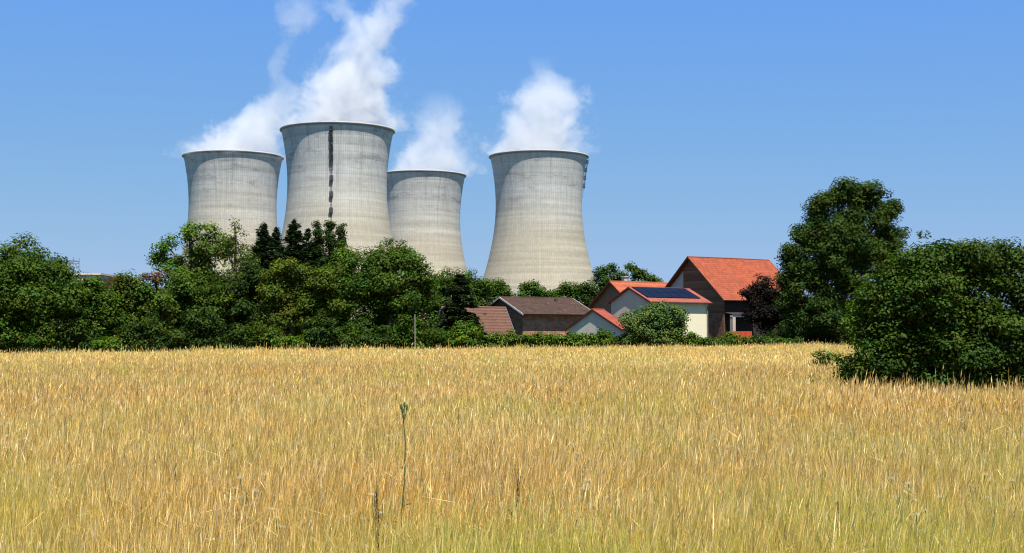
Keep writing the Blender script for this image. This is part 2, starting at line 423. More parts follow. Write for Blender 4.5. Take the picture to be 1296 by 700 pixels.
# ------------------------------------------------------------------ steam
def steam(name, base, label, axes, height, dens, seed, nscale=.058, amp=2.9):
    """axes: list of branches, each a list of (z, dx, radius, density) above the tower rim; a real lit volume"""
    zmin, zmax = -4.0, height
    t = NT('steam'); o = t.obj(); s = t.sep(o)
    nz = t.n('ShaderNodeTexNoise', inp={'Vector': t.comb(t.math('ADD', s[0], seed * 37.0), s[1], t.math('MULTIPLY', s[2], .75)), 'Scale': nscale * .55, 'Detail': 1.0})
    wv = t.n('ShaderNodeVectorMath', operation='MULTIPLY_ADD', inp={0: nz.outputs['Color'], 1: (26, 26, 16), 2: t.comb(s[0], s[1], s[2])}).outputs[0]
    wv2 = t.n('ShaderNodeVectorMath', operation='ADD', inp={0: wv, 1: (-13 + seed * 90.0, -13, -8)}).outputs[0]
    n = t.noise(wv2, nscale, 8, .70)
    fz = t.mapr(s[2], zmin, zmax, 0, 1)
    def curve(pts, lo, hi):
        nd = t.n('ShaderNodeFloatCurve', inp={'Value': fz}); cm = nd.mapping; cv = cm.curves[0]
        pp = [((z - zmin) / (zmax - zmin), (v - lo) / (hi - lo)) for z, v in pts]
        cv.points[0].location = pp[0]; cv.points[1].location = pp[-1]
        for q in pp[1:-1]: cv.points.new(*q)
        cm.update(); return t.mapr(nd.outputs[0], 0, 1, lo, hi)
    axes = [[(a[0], a[1], a[2] * 1.13, a[3]) for a in ax] for ax in axes]
    res = None
    for ax in axes:
        cx = curve([(a[0], a[1]) for a in ax], -100, 100); rr = curve([(a[0], a[2]) for a in ax], 0, 60); dd = curve([(a[0], a[3]) for a in ax], 0, 1)
        dx = t.math('SUBTRACT', s[0], cx)
        q = t.math('DIVIDE', t.math('SQRT', t.math('ADD', t.math('MULTIPLY', dx, dx), t.math('MULTIPLY', s[1], s[1]))), rr)
        a = t.math('SUBTRACT', 1.0, q)
        e = t.math('ADD', a, t.math('MULTIPLY', t.math('SUBTRACT', n, .50), amp))
        d = t.math('MULTIPLY', t.n('ShaderNodeMapRange', interpolation_type='SMOOTHSTEP', inp={'Value': e, 'From Min': .16, 'From Max': .62}).outputs[0], dd)
        d = t.math('MULTIPLY', d, t.mapr(q, 1.1, 1.34, 1, 0))
        res = d if res is None else t.math('MAXIMUM', res, d)
    res = t.math('MULTIPLY', res, dens)
    pv = t.n('ShaderNodeVolumePrincipled', inp={'Color': (.96, .95, .93, 1), 'Density': res, 'Anisotropy': .25})
    t.t.links.new(pv.outputs[0], t.out.inputs['Volume'])
    # closed domain round all the branches
    zs = np.linspace(zmin, zmax, 24); n_ = 20; v = []
    for z in zs:
        x0 = min(np.interp(z, [a[0] for a in ax], [a[1] for a in ax]) - 1.36 * np.interp(z, [a[0] for a in ax], [a[2] for a in ax]) for ax in axes)
        x1 = max(np.interp(z, [a[0] for a in ax], [a[1] for a in ax]) + 1.36 * np.interp(z, [a[0] for a in ax], [a[2] for a in ax]) for ax in axes)
        ry = max(1.36 * np.interp(z, [a[0] for a in ax], [a[2] for a in ax]) for ax in axes)
        if z < 1: x0, x1, ry = max(x0, -31.5), min(x1, 31.5), min(ry, 31.5)
        for k in range(n_):
            a_ = 2 * math.pi * k / n_; v.append(((x0 + x1) / 2 + (x1 - x0) / 2 * math.cos(a_), ry * math.sin(a_), z))
    f = []
    for i in range(len(zs) - 1):
        for k in range(n_):
            j = (k + 1) % n_; f.append((i * n_ + k, i * n_ + j, (i + 1) * n_ + j, (i + 1) * n_ + k))
    f.append(tuple(range(n_))[::-1]); f.append(tuple((len(zs) - 1) * n_ + k for k in range(n_)))
    me = bpy.data.meshes.new(name); me.from_pydata(v, [], f); me.update()
    o = link(name, me, t.m); o.location = (base.x, base.y, H + .4)
    tag(o, label, 'steam plume', 'steam plumes above the cooling towers', 'stuff')
    t.m.cycles.volume_step_rate = 1.0
    return o
steam('steam_plume', tw1, 'white steam from the leftmost tower drifting right into a thin high wisp',
      [[(-4, 0, 38, .8), (3, 1, 38, 1), (10, 6, 34, 1), (22, 16, 27, .95), (36, 28, 20, .7), (48, 38, 14, .4), (58, 30, 8, .32), (70, 32, 9, .38), (84, 40, 11, .42), (96, 44, 17, .34), (106, 46, 20, .2), (118, 48, 16, .0)]], 118, .058, 1.0)
steam('steam_plume', tw2, 'thick white steam column from the tallest tower forking near the top',
      [[(-4, 0, 38, .8), (3, 1, 38, 1), (14, 4, 33, 1), (30, 9, 29, 1), (46, 13, 21, .95), (60, 10, 13, .75), (72, 4, 11, .5), (86, -2, 10, .3), (98, -3, 9, .1)],
       [(-4, 8, 20, .3), (14, 8, 20, .6), (30, 12, 20, .9), (46, 16, 17, .95), (58, 21, 15, .9), (70, 29, 15, .75), (84, 40, 15, .45), (98, 52, 14, .1)]], 98, .064, 2.0)
steam('steam_plume', tw3, 'faint white steam puff above the smallest tower',
      [[(-4, 3, 37, .6), (3, 5, 37, .8), (16, 10, 31, .75), (30, 12, 25, .65), (42, 14, 25, .45), (54, 16, 19, .2), (66, 8, 14, 0)]], 66, .052, 3.0)
steam('steam_plume', tw4, 'rounded white steam cloud above the lone tower on the right',
      [[(-4, 0, 38, .8), (3, 0, 38, 1), (12, 1, 34, .9), (24, 2, 31, .85), (38, 5, 30, .8), (50, 7, 21, .55), (60, 3, 12, .25), (70, 2, 10, 0)]], 70, .058, 4.5)

# ------------------------------------------------------------------ buildings
def gable_building(name, label, cat, beta, D, pxc, pxl, pxr, z_eave, z_ridge, mats, ov=.45, ovg=.35, thick=.14, gz=None):
    """near corner shows at photo column pxc, D metres away; gable runs left-back, long front wall runs right-back"""
    b = R(beta); xc = (pxc - 648) / FPX * D; uL, uR = (pxl - 648) / FPX, (pxr - 648) / FPX
    W = (xc - uL * D) / (math.sin(b) + uL * math.cos(b)); L = (uR * D - xc) / (math.cos(b) - uR * math.sin(b))
    g = float(ground_z(xc, D)) - .05 if gz is None else gz
    root = tag(empty(name, (xc, D, g), b), label, cat)
    ze, zr = z_eave - g, z_ridge - g; sl = (zr - ze) / (W / 2); zw = ze
    wall = MB(); pent = [(0, 0, 0), (0, W, 0), (0, W, zw), (0, W / 2, zr), (0, 0, zw)]
    wall.prism(pent, (L, 0, 0)); wo = wall.build('wall', mats['wall'], root)
    me = wo.data; uvl = me.uv_layers.new(name='UVMap')
    for p in me.polygons:
        for li in p.loop_indices:
            co = me.vertices[me.loops[li].vertex_index].co
            uvl.data[li].uv = (co.y if abs(p.normal.x) > .7 else co.x, co.z)
    if 'gable' in mats:   # gable with its own facing; on the cream house just shade in the colour
        gm = MB(); gm.prism([(-.06, 0.01, 0), (-.06, W - .01, 0), (-.06, W - .01, zw), (-.06, W / 2, zr - .01), (-.06, .01, zw)], (.055, 0, 0))
        go = gm.build('gable_wall', mats['gable'], root); uv_box(go.data, (0, 1, 0), (0, 0, 1))
    th = thick
    def slab(sgn):
        y_e = -ov if sgn > 0 else W + ov; z_e = ze - ov * sl
        y_m = W / 2
        q = [(-ovg, y_e, z_e + .02), (-ovg, y_m, zr + .02), (-ovg, y_m, zr + .02 + th), (-ovg, y_e, z_e + .02 + th)]
        m = MB(); m.prism(q, (L + 2 * ovg, 0, 0)); return m
    n = math.hypot(1, sl)
    for sg in (1, -1):
        ro = slab(sg).build('roof', mats['roof'], root)
        uv_box(ro.data, (1, 0, 0), (0, sg / n, sl / n))
        # verge boards along the visible gable and the eave
        y_e = -ov if sg > 0 else W + ov; z_e = ze - ov * sl
        for xx in (-ovg - .05, L + ovg + .01):
            v = MB(); v.prism([(xx, y_e, z_e - .04), (xx, W / 2, zr - .04), (xx, W / 2, zr + th + .04), (xx, y_e, z_e + th + .04)], (.04, 0, 0))
            v.build('verge_board', mats['verge'], root)
        gm = MB(); s_ = -1 if sg > 0 else 1
        pts = []
        for k in range(7):
            a = math.pi + math.pi * k / 6; pts.append((-ovg, y_e + s_ * .08 + .09 * math.cos(a), z_e + .12 + .09 * math.sin(a)))
        gm.prism(pts, (L + 2 * ovg, 0, 0)); gm.build('gutter', mats['gutter'], root)
    rc = MB(); rc.tube([(-ovg - .02, W / 2, zr + th - .02), (L / 2, W / 2, zr + th), (L + ovg + .02, W / 2, zr + th - .02)], [.10, .10, .10], 8)
    rc.build('ridge_tiles', mats.get('ridge', mats['roof']), root)
    if len(rc.v):
        me = root.children[-1].data; uv_box(me, (1, 0, 0), (0, 1, 0))
    return root, W, L, ze, zr, sl

# yellow house with solar panels
hy, W, L, ze, zr, sl = gable_building('house', 'cream house with dark solar panels across its red roof, behind the round bush', 'house', 36, 150, 822, 774, 895.5, 6.05, 7.55,
    dict(wall=M['render_cream'], gable=M['render_grey'], roof=M['tile_pink'], verge=M['fascia_red'], gutter=M['fascia_pink']), ov=.4, ovg=.28)
wx = L * .50
fr = MB().box(wx - .68, wx + .68, -.035, .02, 3.45, 5.05).build('window', M['trim_pale'], hy)
MB().box(wx - .60, wx + .60, -.05, -.037, 3.52, 4.0).build('pane', M['glass_dark'], fr)
sh = MB()
for k in range(12): sh.box(wx - .60, wx + .60, -.085, -.052, 3.98 + k * .085, 4.055 + k * .085)
sh.build('roller_shutter', M['shutter'], fr)
MB().box(wx - .85, wx + .85, -.20, -.002, 3.30, 3.44).build('sill', M['sill'], fr)
wx2 = L * .82
MB().tube([(L - .12, -.12, .1), (L - .12, -.12, ze - .5), (L - .12, -.40, ze - .28)], [.06] * 3, 8).build('downpipe', M['downpipe'], hy)
n = math.hypot(1, sl); rows, cols = 2, 6; u0, u1 = L * .01, L * .93
panel_root = hy
s0, s1 = .50, W / 2 * n - .15
for r_ in range(rows):
    for c_ in range(cols):
        a0 = u0 + (u1 - u0) * c_ / cols + .03; a1 = u0 + (u1 - u0) * (c_ + 1) / cols - .03
        b0 = s0 + (s1 - s0) * r_ / rows + .03; b1 = s0 + (s1 - s0) * (r_ + 1) / rows - .03
        def q(x, s_, h): return (x, s_ / n, ze + s_ / n * sl + .22 + h)
        m = MB(); m.prism([q(a0, b0, 0), q(a1, b0, 0), q(a1, b1, 0), q(a0, b1, 0)], (0, 0, .05))
        o = m.build('solar_panel', M['solar'], hy); uv_box(o.data, (1, 0, 0), (0, 1 / n, sl / n))

# red-roofed house behind it
hr, W, L, ze, zr, sl = gable_building('house', 'dim walled house with plain orange tiled roof behind the solar panelled house', 'house', 36, 168, 800, 751, 884, 6.2, 9.0,
    dict(wall=M['wall_dim'], roof=M['tile_house'], verge=M['fascia_red'], gutter=M['trim_dark']), ov=.5, ovg=.5)
ch = MB().box(2.2, 2.75, W / 2 + .2, W / 2 + .75, zr - .6, zr + .75).build('chimney', M['render_beige'], hr)
MB().box(2.1, 2.85, W / 2 + .1, W / 2 + .85, zr + .752, zr + .86).build('chimney_cap', M['sill'], ch)

# white gabled garage
gg, W, L, ze, zr, sl = gable_building('garage', 'low pale rendered gable building with small red roof beside the round bush', 'garage', 42, 136, 785, 718, 797, 2.85, 4.75,
    dict(wall=M['render_white'], roof=M['tile_red'], verge=M['fascia_red'], gutter=M['trim_dark']), ov=.3, ovg=.16)

# brown-roofed brick barn
bb, W, L, ze, zr, sl = gable_building('brick_barn', 'brick barn with weathered brown tiled roof and white verge boards', 'barn', 31, 150, 662, 611, 748, 4.75, 6.5,
    dict(wall=M['brick'], gable=M['stone_wall'], roof=M['tile_brown'], verge=M['trim_pale'], gutter=M['trim_dark']), ov=.7, ovg=.4, thick=.12)
vt = MB().box(L * .70, L * .70 + .35, W * .36, W * .36 + .35, ze + W * .36 * sl + .05, ze + W * .36 * sl + .45).build('roof_vent', M['metal_dark'], bb)
an = MB().bar((2.2, W * .55, zr - .3), (2.2, W * .55, zr + 1.1), .03)
for k in range(4): an.bar((1.8, W * .55, zr + .6 + k * .13), (2.6, W * .55, zr + .6 + k * .13), .018)
an.build('antenna', M['trim_pale'], bb)

# rust roofed annex at left
ra, W, L, ze, zr, sl = gable_building('outbuilding', 'low outbuilding with rust pink tiled roof between dark conifer and brick barn', 'outbuilding', 28, 138, 572, 552, 648, 2.55, 5.05,
    dict(wall=M['brick'], roof=M['tile_rust'], verge=M['trim_blue'], gutter=M['trim_dark']), ov=.3, ovg=.25, thick=.12)
MB().box(L * .62, L * .62 + .3, W * .33, W * .33 + .3, ze + W * .33 * sl, ze + W * .33 * sl + .35).build('roof_vent', M['metal_dark'], ra)

# great barn
gb_beta, gb_D = 33, 160
bn, W, L, ze, zr, sl = gable_building('barn', 'tall barn with bright orange tiled roof and dark brown boarded gable', 'barn', gb_beta, gb_D, 917, 836, 1012, 6.75, 11.75,
    dict(wall=M['barn_dark'], gable=M['boards'], roof=M['tile_orange'], verge=M['trim_dark'], gutter=M['trim_dark']), ov=.55, ovg=.6)
MB().prism([(-.075, W * .62, 6.0), (-.075, W - .05, 6.0), (-.075, W - .05, ze - .05), (-.075, W * .62, ze + W * .38 * sl - .35)], (.012, 0, 0)).build('plaster_panel', M['render_beige'], bn)
lw = MB().box(-.12, -.062, .02, W - .02, 0, 4.3).build('stone_base', M['stone_wall'], bn); uv_box(lw.data, (0, 1, 0), (0, 0, 1))
MB().box(-.02, .42, -1.45, -.95, 0, 3.9).build('pillar', M['pillar_stone'], bn)
MB().box(-.05, 4.4, -1.40, -1.02, 3.92, 4.12).build('beam', M['trim_pale'], bn)
MB().prism([(-.05, -1.5, 4.125), (-.05, -.01, 4.45), (-.05, -.01, 4.53), (-.05, -1.5, 4.205)], (4.4, 0, 0)).build('canopy_roof', M['barn_dark'], bn)

# red trailer in front of the barn's solid wall, coloured near-black as a shaded open bay
tp = P(936, 421, 157.0)
tr = tag(empty('farm_trailer', (tp.x, 157.6, float(ground_z(tp.x, 157))), R(8)), 'red farm trailer parked at the foot of the orange roofed barn', 'trailer')
m = MB().box(-1.35, 1.35, -.75, .75, 1.1, 1.2).box(-1.35, 1.35, -.75, -.70, 1.2, 2.15).box(-1.35, 1.35, .70, .75, 1.2, 2.15).box(-1.35, -1.30, -.70, .70, 1.2, 2.15).box(1.30, 1.35, -.70, .70, 1.2, 2.15)
for k in range(5): m.box(-1.3 + k * .63, -1.22 + k * .63, -.80, -.752, 1.15, 2.15)
m.build('cargo_box', M['red_paint'], tr)
MB().box(-1.2, 1.2, -.4, .4, .95, 1.09).bar((1.3, 0, 1.0), (2.2, 0, .75), .06).build('chassis', M['metal_dark'], tr)
for sy in (-1, 1):
    for sx in (-.6, .6):
        MB().bar((sx, sy * .62, .47), (sx, sy * .84, .47), .47, .47, 20).build('wheel', M['rubber'], tr)

# low shed behind the big tree
gable_building('shed', 'small pale walled shed glimpsed under the big tree on the right', 'shed', 30, 158, 1022, 998, 1078, 3.6, 6.2,
    dict(wall=M['render_beige'], roof=M['tile_pink'], verge=M['trim_dark'], gutter=M['trim_dark']), ov=.4, ovg=.3)

# far industrial buildings over the left thicket
def far_building():
    D = 420; a = P(70, 352, D); b = P(92, 352, D)
    r = tag(empty('industrial_building', (a.x, D, 0), 0), 'grey industrial block with a steel roof frame far behind the left thicket', 'industrial building')
    w_ = b.x - a.x; zt = P(0, 341, D).z
    MB().box(-3, w_ - 1.2, 0, 12, 0, zt - .8).build('wall', M['render_beige'], r)
    f = MB(); zt2 = P(0, 329.5, D).z
    for k in range(7):
        x = -12 + k * (w_ + 12) / 6
        for y in (0.3, 6): f.bar((x, y, zt - 2), (x, y, zt2 + (.6 if k % 2 else 1.0)), .11)
        f.bar((x, .3, zt2), (x, 6, zt2), .1)
    for y in (.3, 6):
        for z in (zt2, zt2 - .6, zt2 - 2.0): f.bar((-12, y, z), (w_, y, z), .11)
    f.build('steel_frame', M['trim_blue'], r)
    D = 330; a = P(98, 348, D); b = P(126, 348, D)
    r = tag(empty('warehouse', (a.x, D, 0), 0), 'flat roofed pale warehouse showing just over the left thicket', 'warehouse')
    z = a.z; MB().box(0, b.x - a.x, 0, 14, 0, z).build('wall', M['render_beige'], r)
    MB().box(-.4, b.x - a.x + .4, -.4, 14.4, z + .01, z + .45).build('roof', M['render_grey'], r)
    D = 240; a = P(142, 350, D); zt = P(142, 350, D).z
    r = tag(empty('house', (a.x, D, 0), 0), 'distant house whose dark brown roof peak pokes over the left thicket', 'house')
    MB().box(-4, 4, 0, 9, 0, zt - 2.6).build('wall', M['render_beige'], r)
    m = MB().prism([(-4.5, -.5, zt - 2.8), (4.5, -.5, zt - 2.8), (0, -.5, zt)], (0, 10, 0)); o = m.build('roof', M['tile_brown'], r); uv_box(o.data, (0, 1, 0), (1, 0, 0))
far_building()

# ------------------------------------------------------------------ foliage
def unit(n):
    v = rng.normal(size=(n, 3)); return v / np.linalg.norm(v, axis=1, keepdims=True)

def leaf_cards(c, nrm, size, col, long=1.5, fold=.22, along=None):
    """c (n,3) centres, nrm (n,3) rough normals -> folded rhombic leaves as one quad each"""
    n = len(c)
    t = unit(n) if along is None else along + .5 * unit(n)
    a = np.cross(nrm, t); a /= np.linalg.norm(a, axis=1, keepdims=True) + 1e-9
    b = np.cross(nrm, a); b /= np.linalg.norm(b, axis=1, keepdims=True) + 1e-9
    if along is not None: a, b = b, a
    s = (size * rng.uniform(.6, 1.35, n))[:, None] if np.isscalar(size) else (size * rng.uniform(.6, 1.35, n))[:, None]
    nn = nrm / (np.linalg.norm(nrm, axis=1, keepdims=True) + 1e-9)
    v = np.stack([c + a * s * .5 * long, c + b * s * .5 + nn * s * fold, c - a * s * .5 * long, c - b * s * .5 + nn * s * fold], 1).reshape(-1, 3)
    f = np.arange(4 * n).reshape(n, 4)
    return v, f, np.repeat(col, 4, 0)

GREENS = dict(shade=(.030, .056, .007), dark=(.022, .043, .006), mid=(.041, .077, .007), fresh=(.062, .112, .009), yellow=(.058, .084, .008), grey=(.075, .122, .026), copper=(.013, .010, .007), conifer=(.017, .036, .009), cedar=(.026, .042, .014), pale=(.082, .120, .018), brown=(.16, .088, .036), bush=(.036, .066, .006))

def tree(name, label, cat, D, pxb, lobes, col='mid', leaf=.21, dens=1.0, rc=.75, sparse=0.0, trunk_r=.22, group=None, bark='bark', base=None, inner=.45, lean=0, skirt=False, var=.32, spread=.35):
    """lobes: crown lobes (column, row, half width, half height[, depth shift in m]) measured in the photograph, turned into metres at D"""
    k = D / FPX; X0 = (pxb - 648) * k; g = float(ground_z(X0, D)) if base is None else base; leaf = leaf * .69
    root = tag(empty(name, (X0, D, g)), label, cat, group)
    cs = []; rs = []
    for lb in lobes:
        p = P(lb[0], lb[1], D); rx, rz = lb[2] * k, lb[3] * k
        ry = .85 * (rx + rz) / 2 if rx < 3 * rz else rz
        dy = lb[4] if len(lb) > 4 else rng.uniform(-spread, spread) * ry
        cs.append((p.x - X0, dy, p.z - g)); rs.append((rx, ry, rz))
    cs, rs = np.array(cs), np.array(rs)
    V, F, K = [], [], []; off = 0; bc = np.array(GREENS[col]); clumps = []
    allc, alln, alls, allk = [], [], [], []
    for c, r in zip(cs, rs):
        area = 4 * math.pi * ((r[0] * r[1]) ** 1.6 + (r[0] * r[2]) ** 1.6 + (r[1] * r[2]) ** 1.6) ** (1 / 1.6) / 3 ** (1 / 1.6)
        nc = max(6, int(area / (rc * rc) * .85 * (1 - sparse)))
        ns = max(5, int(4 + area / (rc * rc) / 18)); sd = unit(ns); sf = rng.uniform(.5, .9, ns)[:, None]; scn = c + sd * r * sf
        pk = rng.integers(0, ns, nc); du = unit(nc); du[:, 2] += .15
        sr = (r * rng.uniform(.26, .44, (ns, 1)))[pk]; cc = scn[pk] + du * sr * rng.uniform(.75, 1.08, (nc, 1)); d = du * .6 + sd[pk] * .4
        inn = rng.random(nc) < inner; cc[inn] = c + unit(int(inn.sum())) * r * rng.uniform(.1, .62, (int(inn.sum()), 1))
        keep = cc[:, 2] > (.15 if not skirt else .05); cc, d = cc[keep], d[keep]
        for q, dd in zip(cc, d):
            rr = rc * rng.uniform(.55, 1.25); m = int(rng.uniform(.7, 1.3) * dens * 3.4 * (rr / leaf) ** 2)
            if m < 3: continue
            u = unit(m); rad = rr * rng.random(m) ** .45
            pts = q + u * rad[:, None] * np.array([1.15, 1.15, .72])
            nrm = u * .7 + np.array([0, 0, .75]) + dd * .35 + unit(m) * .6
            tone = bc * rng.uniform(1 - var, 1 + var) * (1 + np.array([.34, .04, -.1]) * rng.uniform(-1, 1)) * (1.25 if rng.random() < .12 else 1)
            kk = tone * rng.uniform(.72, 1.3, (m, 1))
            allc.append(pts); alln.append(nrm); allk.append(kk); clumps.append(q)
    c = np.concatenate(allc); nr = np.concatenate(alln); kc = np.concatenate(allk)
    ok = c[:, 2] > .02; c, nr, kc = c[ok], nr[ok], kc[ok]
    nr /= np.linalg.norm(nr, axis=1, keepdims=True)
    v, f, kk = leaf_cards(c, nr, leaf, kc)
    cr = link('crown' if trunk_r > .08 else 'foliage', np_mesh('crown', v, f, kk), M['leaf'], root)
    # trunk and limbs
    tb = MB(); top = cs[np.argmax(cs[:, 2])]; mid = cs.mean(0)
    zt = max(.6, mid[2])
    ax = [Vector((0, 0, -.2)), Vector((rng.normal(0, .1), 0, zt * .35)), Vector((mid[0] * .5, mid[1] * .5, zt * .75)), Vector((mid[0] * .7 + top[0] * .3, mid[1] * .6, (zt + top[2]) / 2)), Vector(tuple(top))]
    tb.tube(ax, [trunk_r * 1.25, trunk_r, trunk_r * .8, trunk_r * .5, trunk_r * .15], 9)
    clumps = np.array(clumps)
    for cc, r in zip(cs, rs):
        st = ax[2] if cc[2] > zt * .8 else ax[1]
        c_ = Vector(tuple(cc)); md = (st + c_) / 2 + Vector((0, 0, .1 * (c_ - st).length))
        tb.tube([st, md, c_], [trunk_r * .5, trunk_r * .36, trunk_r * .2], 6)
        near = clumps[np.argsort(((clumps - cc) ** 2).sum(1))]
        for q in near[:: max(1, len(near) // 14)][:14]:
            if ((q - cc) ** 2).sum() > (r.max() * 1.3) ** 2: continue
            q = Vector(tuple(q)); tb.tube([c_, (c_ + q) / 2 + Vector((0, 0, .08)), q], [trunk_r * .18, trunk_r * .11, trunk_r * .04], 4)
    tb.build('trunk' if trunk_r > .08 else 'stems', M[bark], root, True)
    return root

def conifer(name, label, D, px, ytop, halfw, ybase=440, col='conifer', layers=34, droop=.08, leaf=.17, dens=1.0, group=None, bare=.02, tilt=0, cedar=False):
    k = D / FPX; X0 = (px - 648) * k; g = float(ground_z(X0, D)); zt = P(px, ytop, D).z - g; Rm = halfw * k
    root = tag(empty(name, (X0, D, g)), label, 'tree', group)
    allc, alln, allk, alla = [], [], [], []; bc = np.array(GREENS[col]); tb = MB()
    tb.tube([(0, 0, -.2), (.02 * zt, 0, zt * .5), (tilt, 0, zt * .985)], [.24, .14, .02], 8)
    for i in range(layers):
        h = bare + (1 - bare) * (i + rng.uniform(0, .8)) / layers
        z = h * zt; env = (1 - h) ** (.62 if cedar else .72)
        nb = int(6 + 6 * env)
        for j in range(nb):
            a = rng.uniform(0, 2 * math.pi); Lb = Rm * (env * rng.uniform(.72, 1.22) + .03)
            if Lb < .15: Lb = .15
            up = rng.uniform(.25, .6) if not cedar else rng.uniform(-.02, .12)
            dirv = np.array([math.cos(a), math.sin(a), 0])
            tt = np.linspace(.05, 1, max(4, int(Lb / .3)))
            pts = np.array([0, 0, z]) + dirv * (tt * Lb)[:, None] + np.array([0, 0, 1]) * ((up * tt - droop * 2 * tt ** 2) * Lb)[:, None]
            tb.tube([tuple(pts[0]), tuple(pts[len(pts) // 2]), tuple(pts[-1])], [.05, .035, .012], 4)
            m = max(8, int(dens * Lb * 44 * (.2 / leaf)))
            s = rng.random(m) ** .8; idx = s * (len(tt) - 1); i0 = np.clip(idx.astype(int), 0, len(tt) - 2); fr_ = (idx - i0)[:, None]
            base = pts[i0] * (1 - fr_) + pts[i0 + 1] * fr_
            wdt = (.10 + .20 * Lb * (1 - s * .75))[:, None]
            side = np.array([-math.sin(a), math.cos(a), 0])
            o = base + side * rng.normal(0, .6, (m, 1)) * wdt + np.array([0, 0, 1]) * rng.normal(-.05, .07 if cedar else .13, (m, 1))
            allc.append(o); alln.append(np.array([0, 0, 1.0]) + unit(m) * .5)
            tone = bc * rng.uniform(.7, 1.4); allk.append(tone * rng.uniform(.7, 1.3, (m, 1)))
            alla.append(np.tile(dirv + np.array([0, 0, -.1 if cedar else .25]), (m, 1)) + side * rng.normal(0, .7, (m, 1)))
    c = np.concatenate(allc); nr = np.concatenate(alln); nr /= np.linalg.norm(nr, axis=1, keepdims=True)
    v, f, kk = leaf_cards(c, nr, leaf, np.concatenate(allk), long=2.6, fold=.1, along=np.concatenate(alla))
    link('crown', np_mesh('crown', v, f, kk), M['needle'], root)
    tb.build('trunk', M['bark'], root, True)
    return root

TL = 'trees along the left side of the field'
# left block
tree('tree', 'broad dense dark green tree cut by the left edge of the picture', 'tree', 98, 25, [(35, 348, 52, 44), (8, 335, 44, 34), (62, 345, 24, 24), (20, 400, 62, 50), (82, 385, 28, 40), (-45, 360, 55, 55), (-30, 410, 60, 45)], 'mid', .2, 1.1, .8)
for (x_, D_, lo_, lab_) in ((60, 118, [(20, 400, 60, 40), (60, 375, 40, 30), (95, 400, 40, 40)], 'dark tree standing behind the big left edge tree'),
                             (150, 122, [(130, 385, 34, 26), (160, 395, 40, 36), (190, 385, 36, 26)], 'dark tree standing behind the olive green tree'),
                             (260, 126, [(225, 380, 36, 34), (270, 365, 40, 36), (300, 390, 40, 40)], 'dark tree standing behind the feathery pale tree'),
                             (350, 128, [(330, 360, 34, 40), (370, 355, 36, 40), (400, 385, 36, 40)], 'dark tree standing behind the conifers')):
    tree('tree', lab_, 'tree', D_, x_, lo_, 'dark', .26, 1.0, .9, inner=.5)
tree('tree', 'mid green tree with a rounded top just right of the big left edge tree', 'tree', 101, 125, [(118, 390, 32, 38), (100, 372, 22, 22), (135, 410, 30, 36), (112, 362, 10, 10)], 'mid', .2, 1.05, .75, group=None)
tree('tree', 'olive green tree under the open gap of sky at left', 'tree', 103, 172, [(168, 385, 34, 34), (188, 380, 24, 26), (160, 362, 16, 14), (150, 410, 35, 35), (196, 410, 30, 35)], 'yellow', .2, 1.0, .7)
tree('tree', 'tree with a patch of rusty dead leaves at its top', 'tree', 105, 205, [(203, 353, 13, 7, -2.0)], 'brown', .2, .8, .5, trunk_r=.1)
tree('walnut_tree', 'open crowned tree with sky showing through, standing against the leftmost cooling tower', 'tree', 112, 245,
     [(240, 300, 22, 17), (212, 312, 17, 13), (262, 296, 18, 16), (248, 322, 32, 18), (205, 324, 14, 10), (278, 318, 20, 20), (232, 345, 36, 18), (198, 322, 9, 7)], 'fresh', .21, .75, .62, sparse=.28, inner=.15)
tree('ash_tree', 'thin feathery pale green tree rising right of the open crowned tree', 'tree', 110, 296, [(297, 300, 12, 20), (286, 318, 15, 16), (308, 310, 12, 18), (295, 340, 24, 20), (312, 332, 14, 14), (297, 284, 6, 8)], 'pale', .17, .42, .55, sparse=.4, inner=.1, trunk_r=.14)
tree('tree', 'dense dark leafy tree below the open crowned tree', 'tree', 106, 240, [(238, 375, 42, 32), (215, 405, 40, 34), (255, 410, 40, 34)], 'mid', .2, 1.1, .75)
tree('tree', 'shadowy deep green tree below the conifers', 'tree', 108, 300, [(300, 372, 36, 34), (295, 410, 42, 34), (322, 350, 22, 20)], 'dark', .2, 1.1, .75)
conifer('conifer', 'leftmost spiky dark conifer with ragged side branches in front of the cooling towers', 118, 332, 282, 38, tilt=.1)
conifer('conifer', 'middle spiky dark conifer below the gap between two cooling towers', 119, 349, 287, 30, layers=32)
conifer('conifer', 'rightmost and tallest spiky dark conifer of the group', 117, 372, 279, 42, layers=38)
conifer('conifer', 'short spiky dark conifer beside the poplars', 120, 389, 290, 30, layers=32)
tree('poplar_tree', 'left of the upright dark poplars below the ladder of the tallest tower', 'tree', 121, 403, [(403, 292, 5, 13), (403, 308, 8, 16), (403, 335, 11, 26), (402, 360, 14, 40)], 'dark', .17, 1.1, .36, trunk_r=.18)
tree('poplar_tree', 'middle and tallest upright dark poplar below the tower ladder', 'tree', 121, 417, [(417, 286, 5, 11), (418, 303, 8, 17), (417, 332, 11, 28), (417, 360, 14, 40)], 'dark', .17, 1.1, .36, trunk_r=.18)
tree('poplar_tree', 'right upright dark poplar with a blunt top beside the round tree', 'tree', 121, 430, [(430, 290, 6, 11), (431, 306, 8, 17), (431, 335, 12, 26), (431, 360, 14, 40)], 'dark', .17, 1.1, .36, trunk_r=.18)
tree('tree', 'yellowish green rounded tree in front of the dark conifers', 'tree', 104, 370, [(352, 346, 26, 24), (378, 348, 28, 24), (400, 362, 26, 26), (345, 378, 28, 26), (375, 385, 36, 26), (408, 392, 26, 22), (380, 408, 40, 22), (350, 404, 30, 22)], 'yellow', .19, 1.0, .7, bark='pale_bark', trunk_r=.15)
